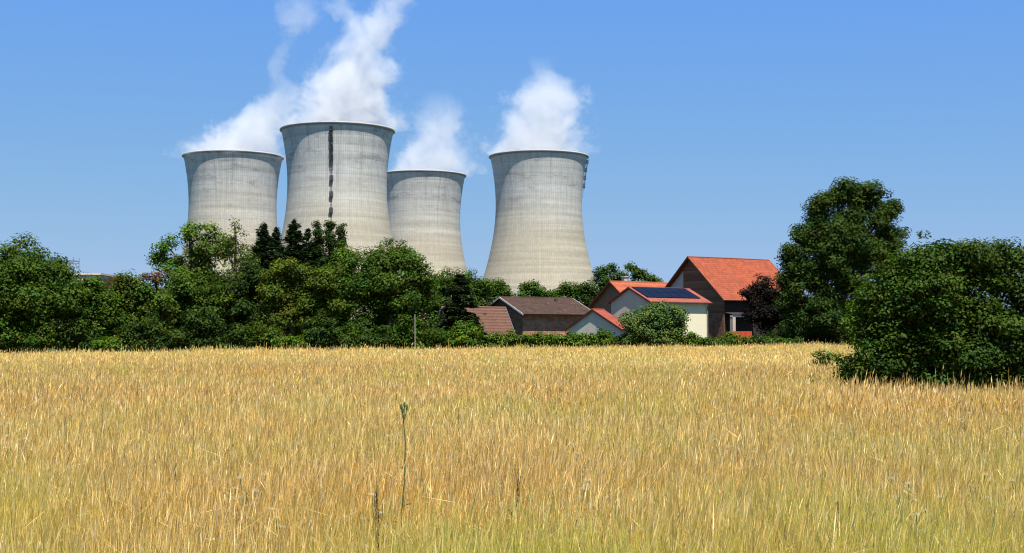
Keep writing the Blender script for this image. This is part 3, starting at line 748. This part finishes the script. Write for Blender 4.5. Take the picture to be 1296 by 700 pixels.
tree('tree', 'light green leafy tree between yellowish tree and big round tree', 'tree', 107, 432, [(440, 332, 24, 20), (425, 352, 24, 24), (448, 360, 28, 28), (430, 395, 30, 32)], 'fresh', .2, 1.0, .7)
tree('tree', 'big round tree with pale sprigs on top in front of the smallest cooling tower', 'tree', 104, 492, [(478, 338, 32, 26), (500, 325, 22, 20), (522, 334, 20, 20), (462, 368, 34, 34), (500, 370, 44, 38), (528, 375, 28, 40), (480, 405, 46, 34), (520, 412, 32, 30)], 'mid', .2, 1.05, .75, bark='pale_bark')
tree('tree', 'open pale green treetop rising above the big round tree', 'tree', 108, 500, [(495, 310, 12, 9), (518, 318, 14, 9), (483, 316, 8, 8), (506, 330, 22, 12)], 'pale', .18, .55, .45, sparse=.35, inner=.1, trunk_r=.12)
tree('tree', 'even topped mid green tree right of the big round tree', 'tree', 150, 560, [(556, 364, 24, 24), (575, 362, 22, 22), (560, 395, 30, 34), (545, 380, 22, 30)], 'mid', .22, 1.05, .75)
tree('tree', 'dense green tree above the dark layered cedar', 'tree', 155, 598, [(592, 362, 20, 18), (606, 366, 20, 20), (600, 395, 30, 34)], 'mid', .22, 1.05, .7)
tree('tree', 'small green tree at the right end of the left tree belt', 'tree', 160, 628, [(624, 368, 17, 17), (638, 376, 14, 14), (628, 395, 24, 24)], 'mid', .22, 1.05, .65)
conifer('cedar_tree', 'dark layered cedar beside the rust pink roof', 112, 582, 345, 34, col='cedar', layers=20, droop=.03, cedar=True, leaf=.2, dens=2.6)
# trees behind the farm
tree('tree', 'leftmost dark round tree behind the brown barn roof', 'tree', 195, 668, [(664, 370, 12, 13), (676, 368, 12, 12), (668, 392, 24, 24)], 'mid', .3, 1.0, .9)
tree('tree', 'low middle tree behind the brown barn roof', 'tree', 198, 697, [(694, 374, 12, 11), (706, 372, 10, 10), (700, 395, 22, 22)], 'mid', .3, 1.0, .9)
tree('tree', 'tallest tree behind the brown barn roof', 'tree', 195, 720, [(716, 368, 11, 12), (728, 368, 12, 12), (722, 392, 22, 26)], 'mid', .3, 1.0, .9)
tree('tree', 'rightmost dark tree behind the brown barn roof below the lone tower', 'tree', 192, 745, [(741, 368, 10, 12), (750, 376, 10, 14), (744, 395, 20, 24)], 'dark', .3, 1.0, .9)
tree('oak_tree', 'oak with gappy crown right of the lone cooling tower', 'tree', 200, 772, [(762, 345, 9, 9), (774, 342, 10, 8), (766, 358, 16, 10), (782, 354, 12, 10), (772, 375, 24, 16)], 'mid', .28, .95, .7, sparse=.15, inner=.2)
tree('oak_tree', 'oak with wide crown behind the orange house roof', 'tree', 202, 806, [(797, 341, 11, 8), (808, 345, 12, 9), (820, 350, 10, 8), (830, 354, 9, 8), (805, 362, 26, 12)], 'mid', .28, .95, .7, sparse=.1, inner=.2)
tree('tree', 'dark copper leaved tree in front of the orange barn roof', 'tree', 138, 972, [(968, 366, 17, 18), (958, 380, 18, 20), (984, 378, 18, 22), (970, 398, 28, 24), (945, 372, 7, 5), (990, 402, 18, 20)], 'copper', .2, 1.0, .6)
tree('tree', 'tallest tree, dark and many lobed, right of the barn', 'tree', 128, 1062,
     [(1080, 239, 22, 18), (1062, 250, 26, 22), (1036, 264, 20, 18), (1120, 264, 20, 18), (1100, 252, 22, 18), (1000, 322, 20, 16), (1124, 318, 22, 22), (1122, 345, 26, 26), (1128, 370, 24, 24), (1000, 348, 20, 20), (1002, 372, 22, 22), (1080, 320, 40, 30), (1045, 300, 30, 24), (1092, 262, 26, 24), (1038, 280, 22, 22), (1118, 275, 24, 22), (1072, 290, 38, 28), (1018, 302, 22, 20), (1125, 298, 20, 18), (1012, 330, 24, 22), (1050, 325, 38, 28),
      (1096, 325, 34, 28), (1030, 355, 36, 26), (1075, 362, 38, 30), (1045, 388, 44, 28), (1095, 392, 36, 34), (1015, 398, 26, 24), (1010, 418, 22, 12), (1050, 412, 36, 18), (1095, 416, 30, 16)], 'shade', .22, 1.15, .75, inner=.5, trunk_r=.42)
tree('bush', 'added dark shrubs standing in for the deep shade under the tallest tree', 'bush', 136, 1060, [(x_, 420 + 6 * (i_ % 2), 24, 20) for i_, x_ in enumerate(range(1000, 1160, 15))], 'dark', .22, 1.1, .7, trunk_r=.06, skirt=True, inner=.5)  # added plants, their darkness stands in for the shade below the crown
# round bush by the cream house, hedge plants
tree('bush', 'round grey green bush in front of the cream house', 'bush', 120, 840, [(836, 401, 27, 22), (816, 411, 24, 22), (853, 414, 22, 19), (836, 427, 31, 12), (802, 429, 16, 10), (834, 388, 11, 8)], 'grey', .19, 1.15, .55, trunk_r=.07, skirt=True)
tree('bush', 'small upright green shrub in front of the pale gable', 'bush', 121, 763, [(762, 424, 7, 9), (764, 433, 12, 7)], 'fresh', .17, 1.0, .35, trunk_r=.05, skirt=True)
tree('bush', 'mid green shrub left of the round grey green bush', 'bush', 121, 786, [(786, 430, 14, 9), (778, 434, 12, 7)], 'mid', .17, 1.0, .35, trunk_r=.05, skirt=True)
tree('bush', 'low green shrub at the foot of the dark barn gable', 'bush', 124, 926, [(926, 426, 9, 6), (918, 431, 8, 5)], 'fresh', .17, 1.0, .3, trunk_r=.05, skirt=True)
for (a, b, lab) in ((594, 668, 'leafy hedge below the rust pink roof'), (668, 884, 'leafy hedge below the brick barn and pale gable'), (880, 1010, 'low dark hedge below the orange roofed barn')):
    n_ = int((b - a) / 6.5); lo = []; low = a > 860
    for i in range(n_):
        x = a + (i + .5) * (b - a) / n_
        lo.append((x, 431 + rng.uniform(-1.5, 1.5) + (2 if low else 0), 9, (9 if not low else 6) * rng.uniform(.85, 1.15), rng.uniform(-.3, .3)))
        lo.append((x, 438, 9, 5, rng.uniform(-.3, .3)))
    tree('hedge', lab, 'hedge', 123, (a + b) / 2, lo, 'fresh' if not low else 'mid', .17, 1.0, .4, trunk_r=.05, skirt=True, var=.4, inner=.5)
tree('hedge', 'added dark hedge backing that closes bright gaps at the foot of the left tree belt', 'hedge', 113, 300, [(x_, 424, 20, 16 + 5 * math.sin(x_), 0) for x_ in range(-20, 600, 22)], 'dark', .26, 1.0, .7, trunk_r=.05, skirt=True, inner=.5)  # added backing, blocks bright sky and ground showing between the trees
# field-edge shrubs on the left
edge = [(8, 97, 'mid', 'dark green shrub at the field edge under the left edge tree'), (52, 97, 'fresh', 'bright green shrub at the field edge left of the first dark gap'), (95, 98, 'mid', 'mid green shrub at the foot of the rounded left tree'),
        (132, 98, 'fresh', 'fresh green shrub at the foot of the olive green tree'), (172, 99, 'mid', 'dark leafy shrub below the patch of rusty leaves'), (212, 99, 'mid', 'dense low shrub below the open crowned tree'),
        (252, 100, 'dark', 'shadowy low shrub left of the deep green tree'), (290, 100, 'mid', 'mid green shrub below the shadowy deep green tree'), (328, 100, 'fresh', 'bright green shrub below the leftmost conifer'),
        (366, 100, 'fresh', 'bright green shrub below the yellowish tree'), (402, 101, 'mid', 'low green shrub below the poplars'), (440, 101, 'fresh', 'light green shrub left of the big round tree'),
        (478, 101, 'mid', 'mid green shrub at the foot of the big round tree'), (512, 102, 'fresh', 'light green shrub beside the thin pale post'), (546, 104, 'fresh', 'light green shrub right of the thin pale post'), (582, 106, 'fresh', 'light green shrub at the foot of the dark cedar')]
for i, (x, D, cl, lab) in enumerate(edge):
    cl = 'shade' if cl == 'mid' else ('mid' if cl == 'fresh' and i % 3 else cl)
    yb = 445 - x * .011
    hh = (14, 30, 20, 12, 26, 17, 33, 15, 22, 12, 28, 18, 13, 24, 16, 20)[i]
    tree('bush', lab, 'bush', D, x, [(x - 10, yb - hh * .6, 17, hh * .8), (x + 10, yb - hh * .75, 18, hh), (x, yb - hh * .4, 24, hh * .6)], cl, .17, 1.0, .42, trunk_r=.06, skirt=True, var=.4)
# pale post
p = P(525, 425, 98.6); g = float(ground_z(p.x, 99))
pp = tag(empty('wooden_post', (p.x, 98.6, g)), 'thin pale post standing in front of the big round tree', 'post')
MB().tube([(0, 0, -.3), (.02, 0, 1.2), (.0, 0, P(0, 399, 98.6).z - g)], [.055, .045, .038], 8).build('shaft', M['pale_bark'], pp)
MB().bar((0, 0, P(0, 399, 98.6).z - g + .001), (0, 0, P(0, 399, 98.6).z - g + .06), .05, .02, 8).build('cap', M['pale_bark'], pp)

# near bush on the right
tree('bush', 'huge dark leafy bush filling the right edge of the field', 'bush', 32.5, 1190,
     [(1096, 462, 32, 30), (1112, 430, 34, 34), (1085, 478, 28, 16), (1130, 430, 48, 46), (1118, 395, 34, 34), (1165, 375, 46, 40), (1210, 345, 48, 42), (1180, 425, 62, 55), (1262, 352, 42, 38), (1178, 330, 30, 26), (1205, 318, 30, 24), (1285, 325, 26, 24), (1245, 405, 62, 55), (1215, 455, 70, 38), (1150, 465, 50, 28),
      (1300, 410, 60, 70), (1290, 455, 60, 40), (1340, 360, 60, 60), (1375, 430, 70, 65), (1104, 392, 26, 30), (1128, 362, 32, 30), (1160, 342, 34, 30), (1230, 472, 60, 24), (1290, 475, 50, 24), (1170, 476, 40, 18), (1215, 385, 44, 36), (1195, 400, 40, 36), (1250, 430, 50, 40)], 'bush', .082, 1.1, .32, trunk_r=.07, inner=.55, skirt=True, var=.45, base=.0)
tree('tree', 'pale green young tree whose tips show above the huge right bush', 'tree', 39, 1205, [(1218, 318, 16, 16), (1195, 328, 22, 16), (1245, 330, 20, 16), (1160, 330, 16, 16), (1140, 345, 16, 16), (1215, 340, 44, 24)], 'pale', .085, .8, .3, trunk_r=.09, base=.05)
tree('tree', 'bright green young tree between the tallest tree and the huge right bush', 'tree', 62, 1092, [(1086, 392, 13, 20), (1096, 372, 14, 20), (1084, 420, 16, 20), (1105, 400, 18, 30)], 'fresh', .11, .9, .38, trunk_r=.09)
tree('sapling', 'light green sapling in the dry grass left of the huge bush', 'sapling', 50, 1046, [(1040, 449, 10, 4), (1053, 451, 10, 5), (1046, 452, 9, 6), (1040, 458, 8, 6)], 'pale', .1, .7, .25, trunk_r=.03, skirt=True, inner=.1)
tree('sapling', 'small green weed clump in the dry grass nearer than the sapling', 'weed clump', 37, 1030, [(1030, 482, 7, 7), (1032, 490, 8, 5)], 'yellow', .07, .5, .2, trunk_r=.02, skirt=True, inner=.1)

# ------------------------------------------------------------------ the dry meadow
def wave(x, y, s, seed, oct=4):
    r = np.random.default_rng(seed); o = np.zeros_like(x)
    for i in range(oct * 3):
        a = r.uniform(0, 2 * math.pi); f = s * 2 ** (i / 3) * r.uniform(.8, 1.25); o += np.sin((x * math.cos(a) + y * math.sin(a)) * f + r.uniform(0, 6.28)) / (1.32 ** i)
    return o / 2.2

def band_points(y0, y1, per_m2):
    ta = math.tan(R(25)); area = ta * (y1 * y1 - y0 * y0) + 2 * 3 * (y1 - y0)
    n = int(area * per_m2); y = np.sqrt(rng.uniform(y0 * y0, y1 * y1, n)); x = rng.uniform(-1, 1, n) * (y * ta + 3)
    return x, y

def field_edge(x):   # where the meadow stops
    return np.interp(x, [-60, -45, -25, -8, 5, 20, 60], [86, 88, 94, 102, 118, 122, 124]) 

def ribbons(x, y, h, wd, lean, bend, col_lo, col_hi, seg, head=None, headcol=None):
    """tapered bending blades; seg = segments; head = half width of the seed head near the tip"""
    n = len(x); z0 = ground_z(x, y); a = rng.uniform(0, 2 * math.pi, n)
    sx, sy = np.cos(a), np.sin(a)
    la = rng.uniform(0, 2 * math.pi, n)
    dx = np.cos(la) * bend + lean[0]; dy = np.sin(la) * bend + lean[1]
    ts = np.linspace(0, 1, seg + 1); V = []; Cc = []
    for i, t in enumerate(ts):
        cx = x + dx * h * t ** 2; cy_ = y + dy * h * t ** 2; cz = z0 + h * t * (1 - .25 * np.minimum(1, np.hypot(dx, dy)) * t)
        wt = wd * (1 - .75 * t) if head is None else wd * (1 - .5 * t)
        V += [np.stack([cx - sx * wt, cy_ - sy * wt, cz], 1), np.stack([cx + sx * wt, cy_ + sy * wt, cz], 1)]
        cc = col_lo * (1 - t) + col_hi * t; Cc += [cc, cc]
    V = np.stack(V, 1); Cc = np.stack(Cc, 1); k = V.shape[1]
    b = np.arange(n)[:, None] * k
    F = [np.stack([b[:, 0] + 2 * i, b[:, 0] + 2 * i + 1, b[:, 0] + 2 * i + 3, b[:, 0] + 2 * i + 2], 1) for i in range(seg)]
    V = V.reshape(-1, 3); Cc = Cc.reshape(-1, 3); F = np.concatenate(F)
    if head is not None:
        # seed head: two crossed spindles that follow the bent tip
        hl = rng.uniform(.09, .2, n); out = [V]; oc = [Cc]; of = [F]; base = len(V)
        for kk in range(2):
            ang = a + kk * math.pi / 2; ux, uy = np.cos(ang), np.sin(ang)
            def pt(t, wv):
                return np.stack([x + dx * h * t ** 2 + ux * wv, y + dy * h * t ** 2 + uy * wv, z0 + h * t * (1 - .25 * np.minimum(1, np.hypot(dx, dy)) * t)], 1)
            t0 = 1 - hl / h; tm = 1 - .55 * hl / h
            q = np.stack([pt(t0, 0 * x), pt(tm, head), pt(1 + .02 + 0 * x, 0 * x), pt(tm, -head)], 1).reshape(-1, 3)
            out.append(q); oc.append(np.repeat(headcol, 4, 0)); of.append(np.arange(4 * n).reshape(n, 4) + base); base += 4 * n
        V, Cc, F = np.concatenate(out), np.concatenate(oc), np.concatenate(of)
    return V, Cc, F

STRAW = np.array([(.67, .48, .11), (.74, .57, .16), (.60, .40, .08), (.78, .63, .22), (.65, .42, .10)])
HEADC = np.array([(.70, .57, .22), (.76, .65, .30), (.62, .48, .17), (.58, .44, .17), (.84, .75, .44)])
GRN = np.array([(.24, .32, .02), (.36, .42, .03), (.13, .21, .02), (.46, .46, .035)])
def meadow():
    parts = []
    #        y0   y1  stems/m2  blades/m2 min width(m) head
    bands = [(3.2, 8, 1300, 700, .0012, .0022, 3), (8, 13, 1300, 620, .0015, .0028, 3), (13, 22, 950, 360, .0024, .0042, 2), (22, 38, 480, 150, .0045, .0072, 2), (38, 65, 260, 70, .007, .0095, 2), (65, 125, 150, 24, .012, .013, 1)]
    for (y0, y1, ns, nb, wd, hd, seg) in bands:
        x, y = band_points(y0, y1, ns); ok = y < field_edge(x); x, y = x[ok], y[ok]; n = len(x)
        big = wave(x, y, .06, 1); med = wave(x, y, .35, 2); fine = wave(x, y, 1.6, 5)
        thin = rng.random(n) < np.clip(.66 + .45 * fine + .2 * med, .18, 1); x, y, big, med, fine = x[thin], y[thin], big[thin], med[thin], fine[thin]; n = len(x)
        h = np.clip(.71 + .07 * big + .12 * med + .07 * fine + rng.normal(0, .13, n), .3, 1.25)
        h = h * (1 + .16 * sstep(60, 85, y) * wave(x, y, .45, 21)); h = np.where(rng.random(n) < .035, h * 1.28, h)
        pal = rng.integers(0, 5, n); br = rng.uniform(.5, 1.35, (n, 1)) * np.where(rng.random((n, 1)) < .10, 1.3, 1); c = STRAW[pal] * br * np.array([1.0, .95, .92]); hc = HEADC[pal] * np.array([1.0, .95, .92]) * br * rng.uniform(.8, 1.15, (n, 1))
        red = sstep(-.1, 1.0, med + .6 * big)[:, None]; c = c * (1 + red * np.array([.0, -.06, -.08])); hc = hc * (1 + red * np.array([.0, -.05, -.06]))
        pale = sstep(-.4, .9, -.8 * big + .5 * med + .4 * wave(x, y, .18, 31))[:, None]; hc = hc * (1 + pale * np.array([.12, .16, .25])); c = c * (1 + pale * .12)
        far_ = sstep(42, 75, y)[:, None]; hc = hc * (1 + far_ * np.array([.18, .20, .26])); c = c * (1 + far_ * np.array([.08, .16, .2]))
        gm = np.clip(.50 + .25 * wave(x, y, .5, 9) + .22 * (y < 16), 0, .85)[:, None]
        gk = np.clip(-.04 + .5 * wave(x, y, .5, 9) + .45 * wave(x, y, 1.9, 11) + .28 * (1 - sstep(8, 21, y)), 0, 1)[:, None]
        g = GRN[rng.integers(0, 4, n)]; lo = c * (1 - gm) * .85 + g * gm; c = c * (1 - .75 * gk) + g * 1.5 * .75 * gk; hc = hc * (1 - .35 * gk) + np.array([.60, .60, .14]) * .35 * gk
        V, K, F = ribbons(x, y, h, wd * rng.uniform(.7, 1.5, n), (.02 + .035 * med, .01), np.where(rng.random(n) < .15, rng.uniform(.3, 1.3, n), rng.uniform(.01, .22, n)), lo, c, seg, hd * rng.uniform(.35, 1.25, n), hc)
        parts.append((V, K, F))
        x, y = band_points(y0, y1, nb); ok = y < field_edge(x); x, y = x[ok], y[ok]; n = len(x)
        gp = wave(x, y, .5, 9) + .5 * wave(x, y, 1.9, 11)
        isg = rng.random(n) < np.clip(.50 + .36 * gp + (.10 + .28 * (1 - sstep(9, 18, y))) - .18 * sstep(14, 40, y), .05, .9)
        h = rng.uniform(.3, .72, n) * np.where(isg, 1.0, 1.05)
        c = np.where(isg[:, None], GRN[rng.integers(0, 4, n)] * rng.uniform(.8, 1.5, (n, 1)), STRAW[rng.integers(0, 5, n)] * rng.uniform(.7, 1.2, (n, 1)))
        V, K, F = ribbons(x, y, h, wd * 1.9 * rng.uniform(.7, 1.4, n), (.03, 0), rng.uniform(.1, .8, n), c * .8, c, seg)
        parts.append((V, K, F))
    off = 0; FV = []
    for V, K, F in parts: FV.append(F + off); off += len(V)
    me = np_mesh('dry_grass', np.concatenate([p[0] for p in parts]), np.concatenate(FV), np.concatenate([p[1] for p in parts]))
    tag(link('dry_grass', me, M['straw']), 'tall golden dry meadow grass with seed heads and green stems', 'grass', None, 'stuff')
meadow()

# ------------------------------------------------------------------ single plants in the meadow
M['stalk_green'] = plain('stalk_green', (.06, .085, .022), .7, 8, .3)
M['stalk_brown'] = plain('stalk_brown', (.17, .15, .05), .8, 8, .3)
M['petal'] = plain('petal', (.74, .74, .68), .7, 8, .08)
def gr(x, y): return float(ground_z(x, y))
def thistle(px, ytop, D, label):
    tp = P(px, ytop, D); g = gr(tp.x, D); h = tp.z - g
    r = tag(empty('thistle', (tp.x, D, g)), label, 'thistle')
    m = MB(); pts = [(0.015 * math.sin(k * 1.7), .01 * math.cos(k), h * k / 6) for k in range(7)]; pts[0] = (.02, 0, -.02)
    m.tube(pts, [.0075, .0065, .006, .0055, .005, .004, .003], 6)
    for k, (dx, dz) in enumerate(((-.018, 0), (.020, -.005), (.004, .014), (-.008, -.026))):
        m.tube([(0, 0, h - .10), (dx * .7, 0, h - .05 + dz * .5), (dx, .01, h + dz - .015)], [.003] * 3, 5)
    m.build('stem', M['stalk_green'], r)
    for k, (dx, dz) in enumerate(((-.018, 0), (.020, -.005), (.004, .014), (-.008, -.026))):
        hd = MB().tube([(dx, .01, h + dz - .02), (dx, .01, h + dz - .008), (dx, .01, h + dz + .008), (dx, .01, h + dz + .02)], [.004, .008, .008, .004], 8); hd.build('flower_head', M['stalk_green'], r)
    for k in range(9):
        z = h * (.12 + .085 * k); a = k * 2.4; ln = .16 * (1 - k / 11)
        d = Vector((math.cos(a), math.sin(a), .55)).normalized(); s = d.cross(Vector((0, 0, 1))).normalized() * ln * .12
        b0 = Vector((0, 0, z)); q = [b0, b0 + d * ln * .5 + s, b0 + d * ln + Vector((0, 0, -.02)), b0 + d * ln * .5 - s]
        MB().prism([tuple(v) for v in q], (0, 0, .002)).build('leaf', M['stalk_green'], r)
thistle(511, 515, 9.4, 'tall lone green thistle standing above the grass near the middle')

def dock_proto():
    r = empty('dock_plant'); h = 1.0
    m = MB().tube([(0, 0, -.02), (.01, 0, h * .5), (.0, .01, h)], [.004, .0035, .002], 6)
    for k in range(5):
        z = .55 + .07 * k; a = k * 2.1; m.tube([(0, 0, z), (math.cos(a) * .03, math.sin(a) * .03, z + .08), (math.cos(a) * .035, math.sin(a) * .035, z + .17)], [.003] * 3, 5)
    m.build('stem', M['stalk_brown'], r)
    c = []
    for k in range(260):
        z = random.uniform(.55, 1.02); i = int((z - .5) / .1); a = i * 2.1 + random.uniform(-.9, .9); rr = random.uniform(0, .015) * (1.3 - z)
        c.append((math.cos(a) * rr * 2, math.sin(a) * rr * 2, z))
    c = np.array(c); v, f, k_ = leaf_cards(c, unit(len(c)), .011, np.tile(np.array([(.26, .17, .07)]), (len(c), 1)) * rng.uniform(.6, 1.5, (len(c), 1)))
    link('seed_head', np_mesh('seed_head', v, f, k_), M['straw'], r)
    for k in range(5):
        z = .1 + .1 * k; a = k * 2.4; ln = .2 - .02 * k; d = Vector((math.cos(a), math.sin(a), .7)).normalized(); s = d.cross(Vector((0, 0, 1))).normalized() * ln * .15
        b0 = Vector((0, 0, z)); q = [b0, b0 + d * ln * .5 + s, b0 + d * ln, b0 + d * ln * .5 - s]
        MB().prism([tuple(v) for v in q], (0, 0, .002)).build('leaf', M['stalk_green'], r)
    return r
def umbel_proto():
    r = empty('wildflower'); m = MB().tube([(0, 0, -.02), (.01, 0, .45), (0, 0, .78)], [.004, .0035, .0025], 5); heads = []
    for k in range(5):
        a = k * 1.3 + .3; e = (math.cos(a) * random.uniform(.03, .09), math.sin(a) * random.uniform(.03, .09), .8 + random.uniform(-.16, .08))
        m.tube([(0.005, 0, .5 + .05 * k), (e[0] * .6, e[1] * .6, .66 + .02 * k), e], [.0025] * 3, 5); heads.append(e)
    m.build('stem', M['stalk_green'], r)
    for e in heads:
        n = 46; a = rng.uniform(0, 6.28, n); rr = .026 * np.sqrt(rng.random(n)); c = np.stack([e[0] + np.cos(a) * rr, e[1] + np.sin(a) * rr, e[2] + .008 - 9 * rr ** 2 + rng.normal(0, .005, n)], 1)
        v, f, k_ = leaf_cards(c, np.array([0, 0, 1.0]) + .9 * unit(n), .0065, np.tile(np.array([(.62, .60, .44)]), (n, 1)), long=1.0)
        link('umbel', np_mesh('umbel', v, f, k_), M['straw'], r)
    return r
def dup(root, loc, rz, s):
    r = root.copy(); C.objects.link(r); r.location = loc; r.rotation_euler = (0, 0, rz); r.scale = (s, s, s)
    for ch in list(root.children):
        c = ch.copy(); C.objects.link(c); c.parent = r
    return r
dk = dock_proto(); um = umbel_proto()
docks = [(484, 622, 8.6, 'dark brown dock stalk just left of the tall thistle'), (642, 606, 9.0, 'dark dock stalk low in the grass right of the tall thistle'), (228, 592, 11, 'dark brown dock stalk in the grass on the left'),
         (1062, 640, 8.5, 'dock stalk in the greener grass on the right')]
for i, (px, py, D, lab) in enumerate(docks):
    t_ = P(px, py, D); g = gr(t_.x, D); s = max(.5, (t_.z - g))
    r = dk if i == 0 else dup(dk, (0, 0, 0), 0, 1)
    r.location = (t_.x, D, g); r.rotation_euler = (.06, (-.03, .07, .12, -.08)[i], i * 1.3); r.scale = (s, s, s); tag(r, lab, 'dock plant', 'dark dock stalks in the grass')
spots = [(735, 577, 13), (745, 583, 13), (762, 588, 12.6), (740, 604, 12), (752, 575, 14), (776, 553, 15), (768, 556, 15.5), (720, 566, 14.5), (312, 612, 10), (305, 622, 10), (322, 606, 10.5), (1140, 612, 10.5), (1150, 616, 10.2), (1235, 606, 11), (1240, 600, 11.5), (1160, 655, 9),
         (1092, 655, 9), (1052, 660, 9), (955, 575, 13), (940, 585, 13), (912, 560, 15), (860, 560, 15), (1010, 580, 13), (1030, 600, 12), (1280, 612, 10.5), (250, 690, 8), (405, 690, 8.2), (350, 648, 9), (20, 560, 14), (15, 540, 16), (475, 630, 9.5), (640, 585, 12)]
for k in range(30):
    D = random.uniform(9, 20); spots.append((random.choice([random.uniform(20, 1290), random.gauss(800, 120), random.gauss(1130, 110)]), 427 + 1700 * 1.18 / D + random.uniform(-6, 6), D))
for i, (px, py, D) in enumerate(spots):
    t_ = P(px, py, D); g = gr(t_.x, D); s = min(1.25, max(.75, (t_.z - g) / .84))
    r = um if i == 0 else dup(um, (0, 0, 0), 0, 1)
    r.location = (t_.x, D, g); r.rotation_euler = (0, 0, i * 2.1); r.scale = (s, s, s)
    tag(r, 'white umbel wildflower on a green stem in the dry grass', 'wildflower', 'white wildflowers scattered through the grass')
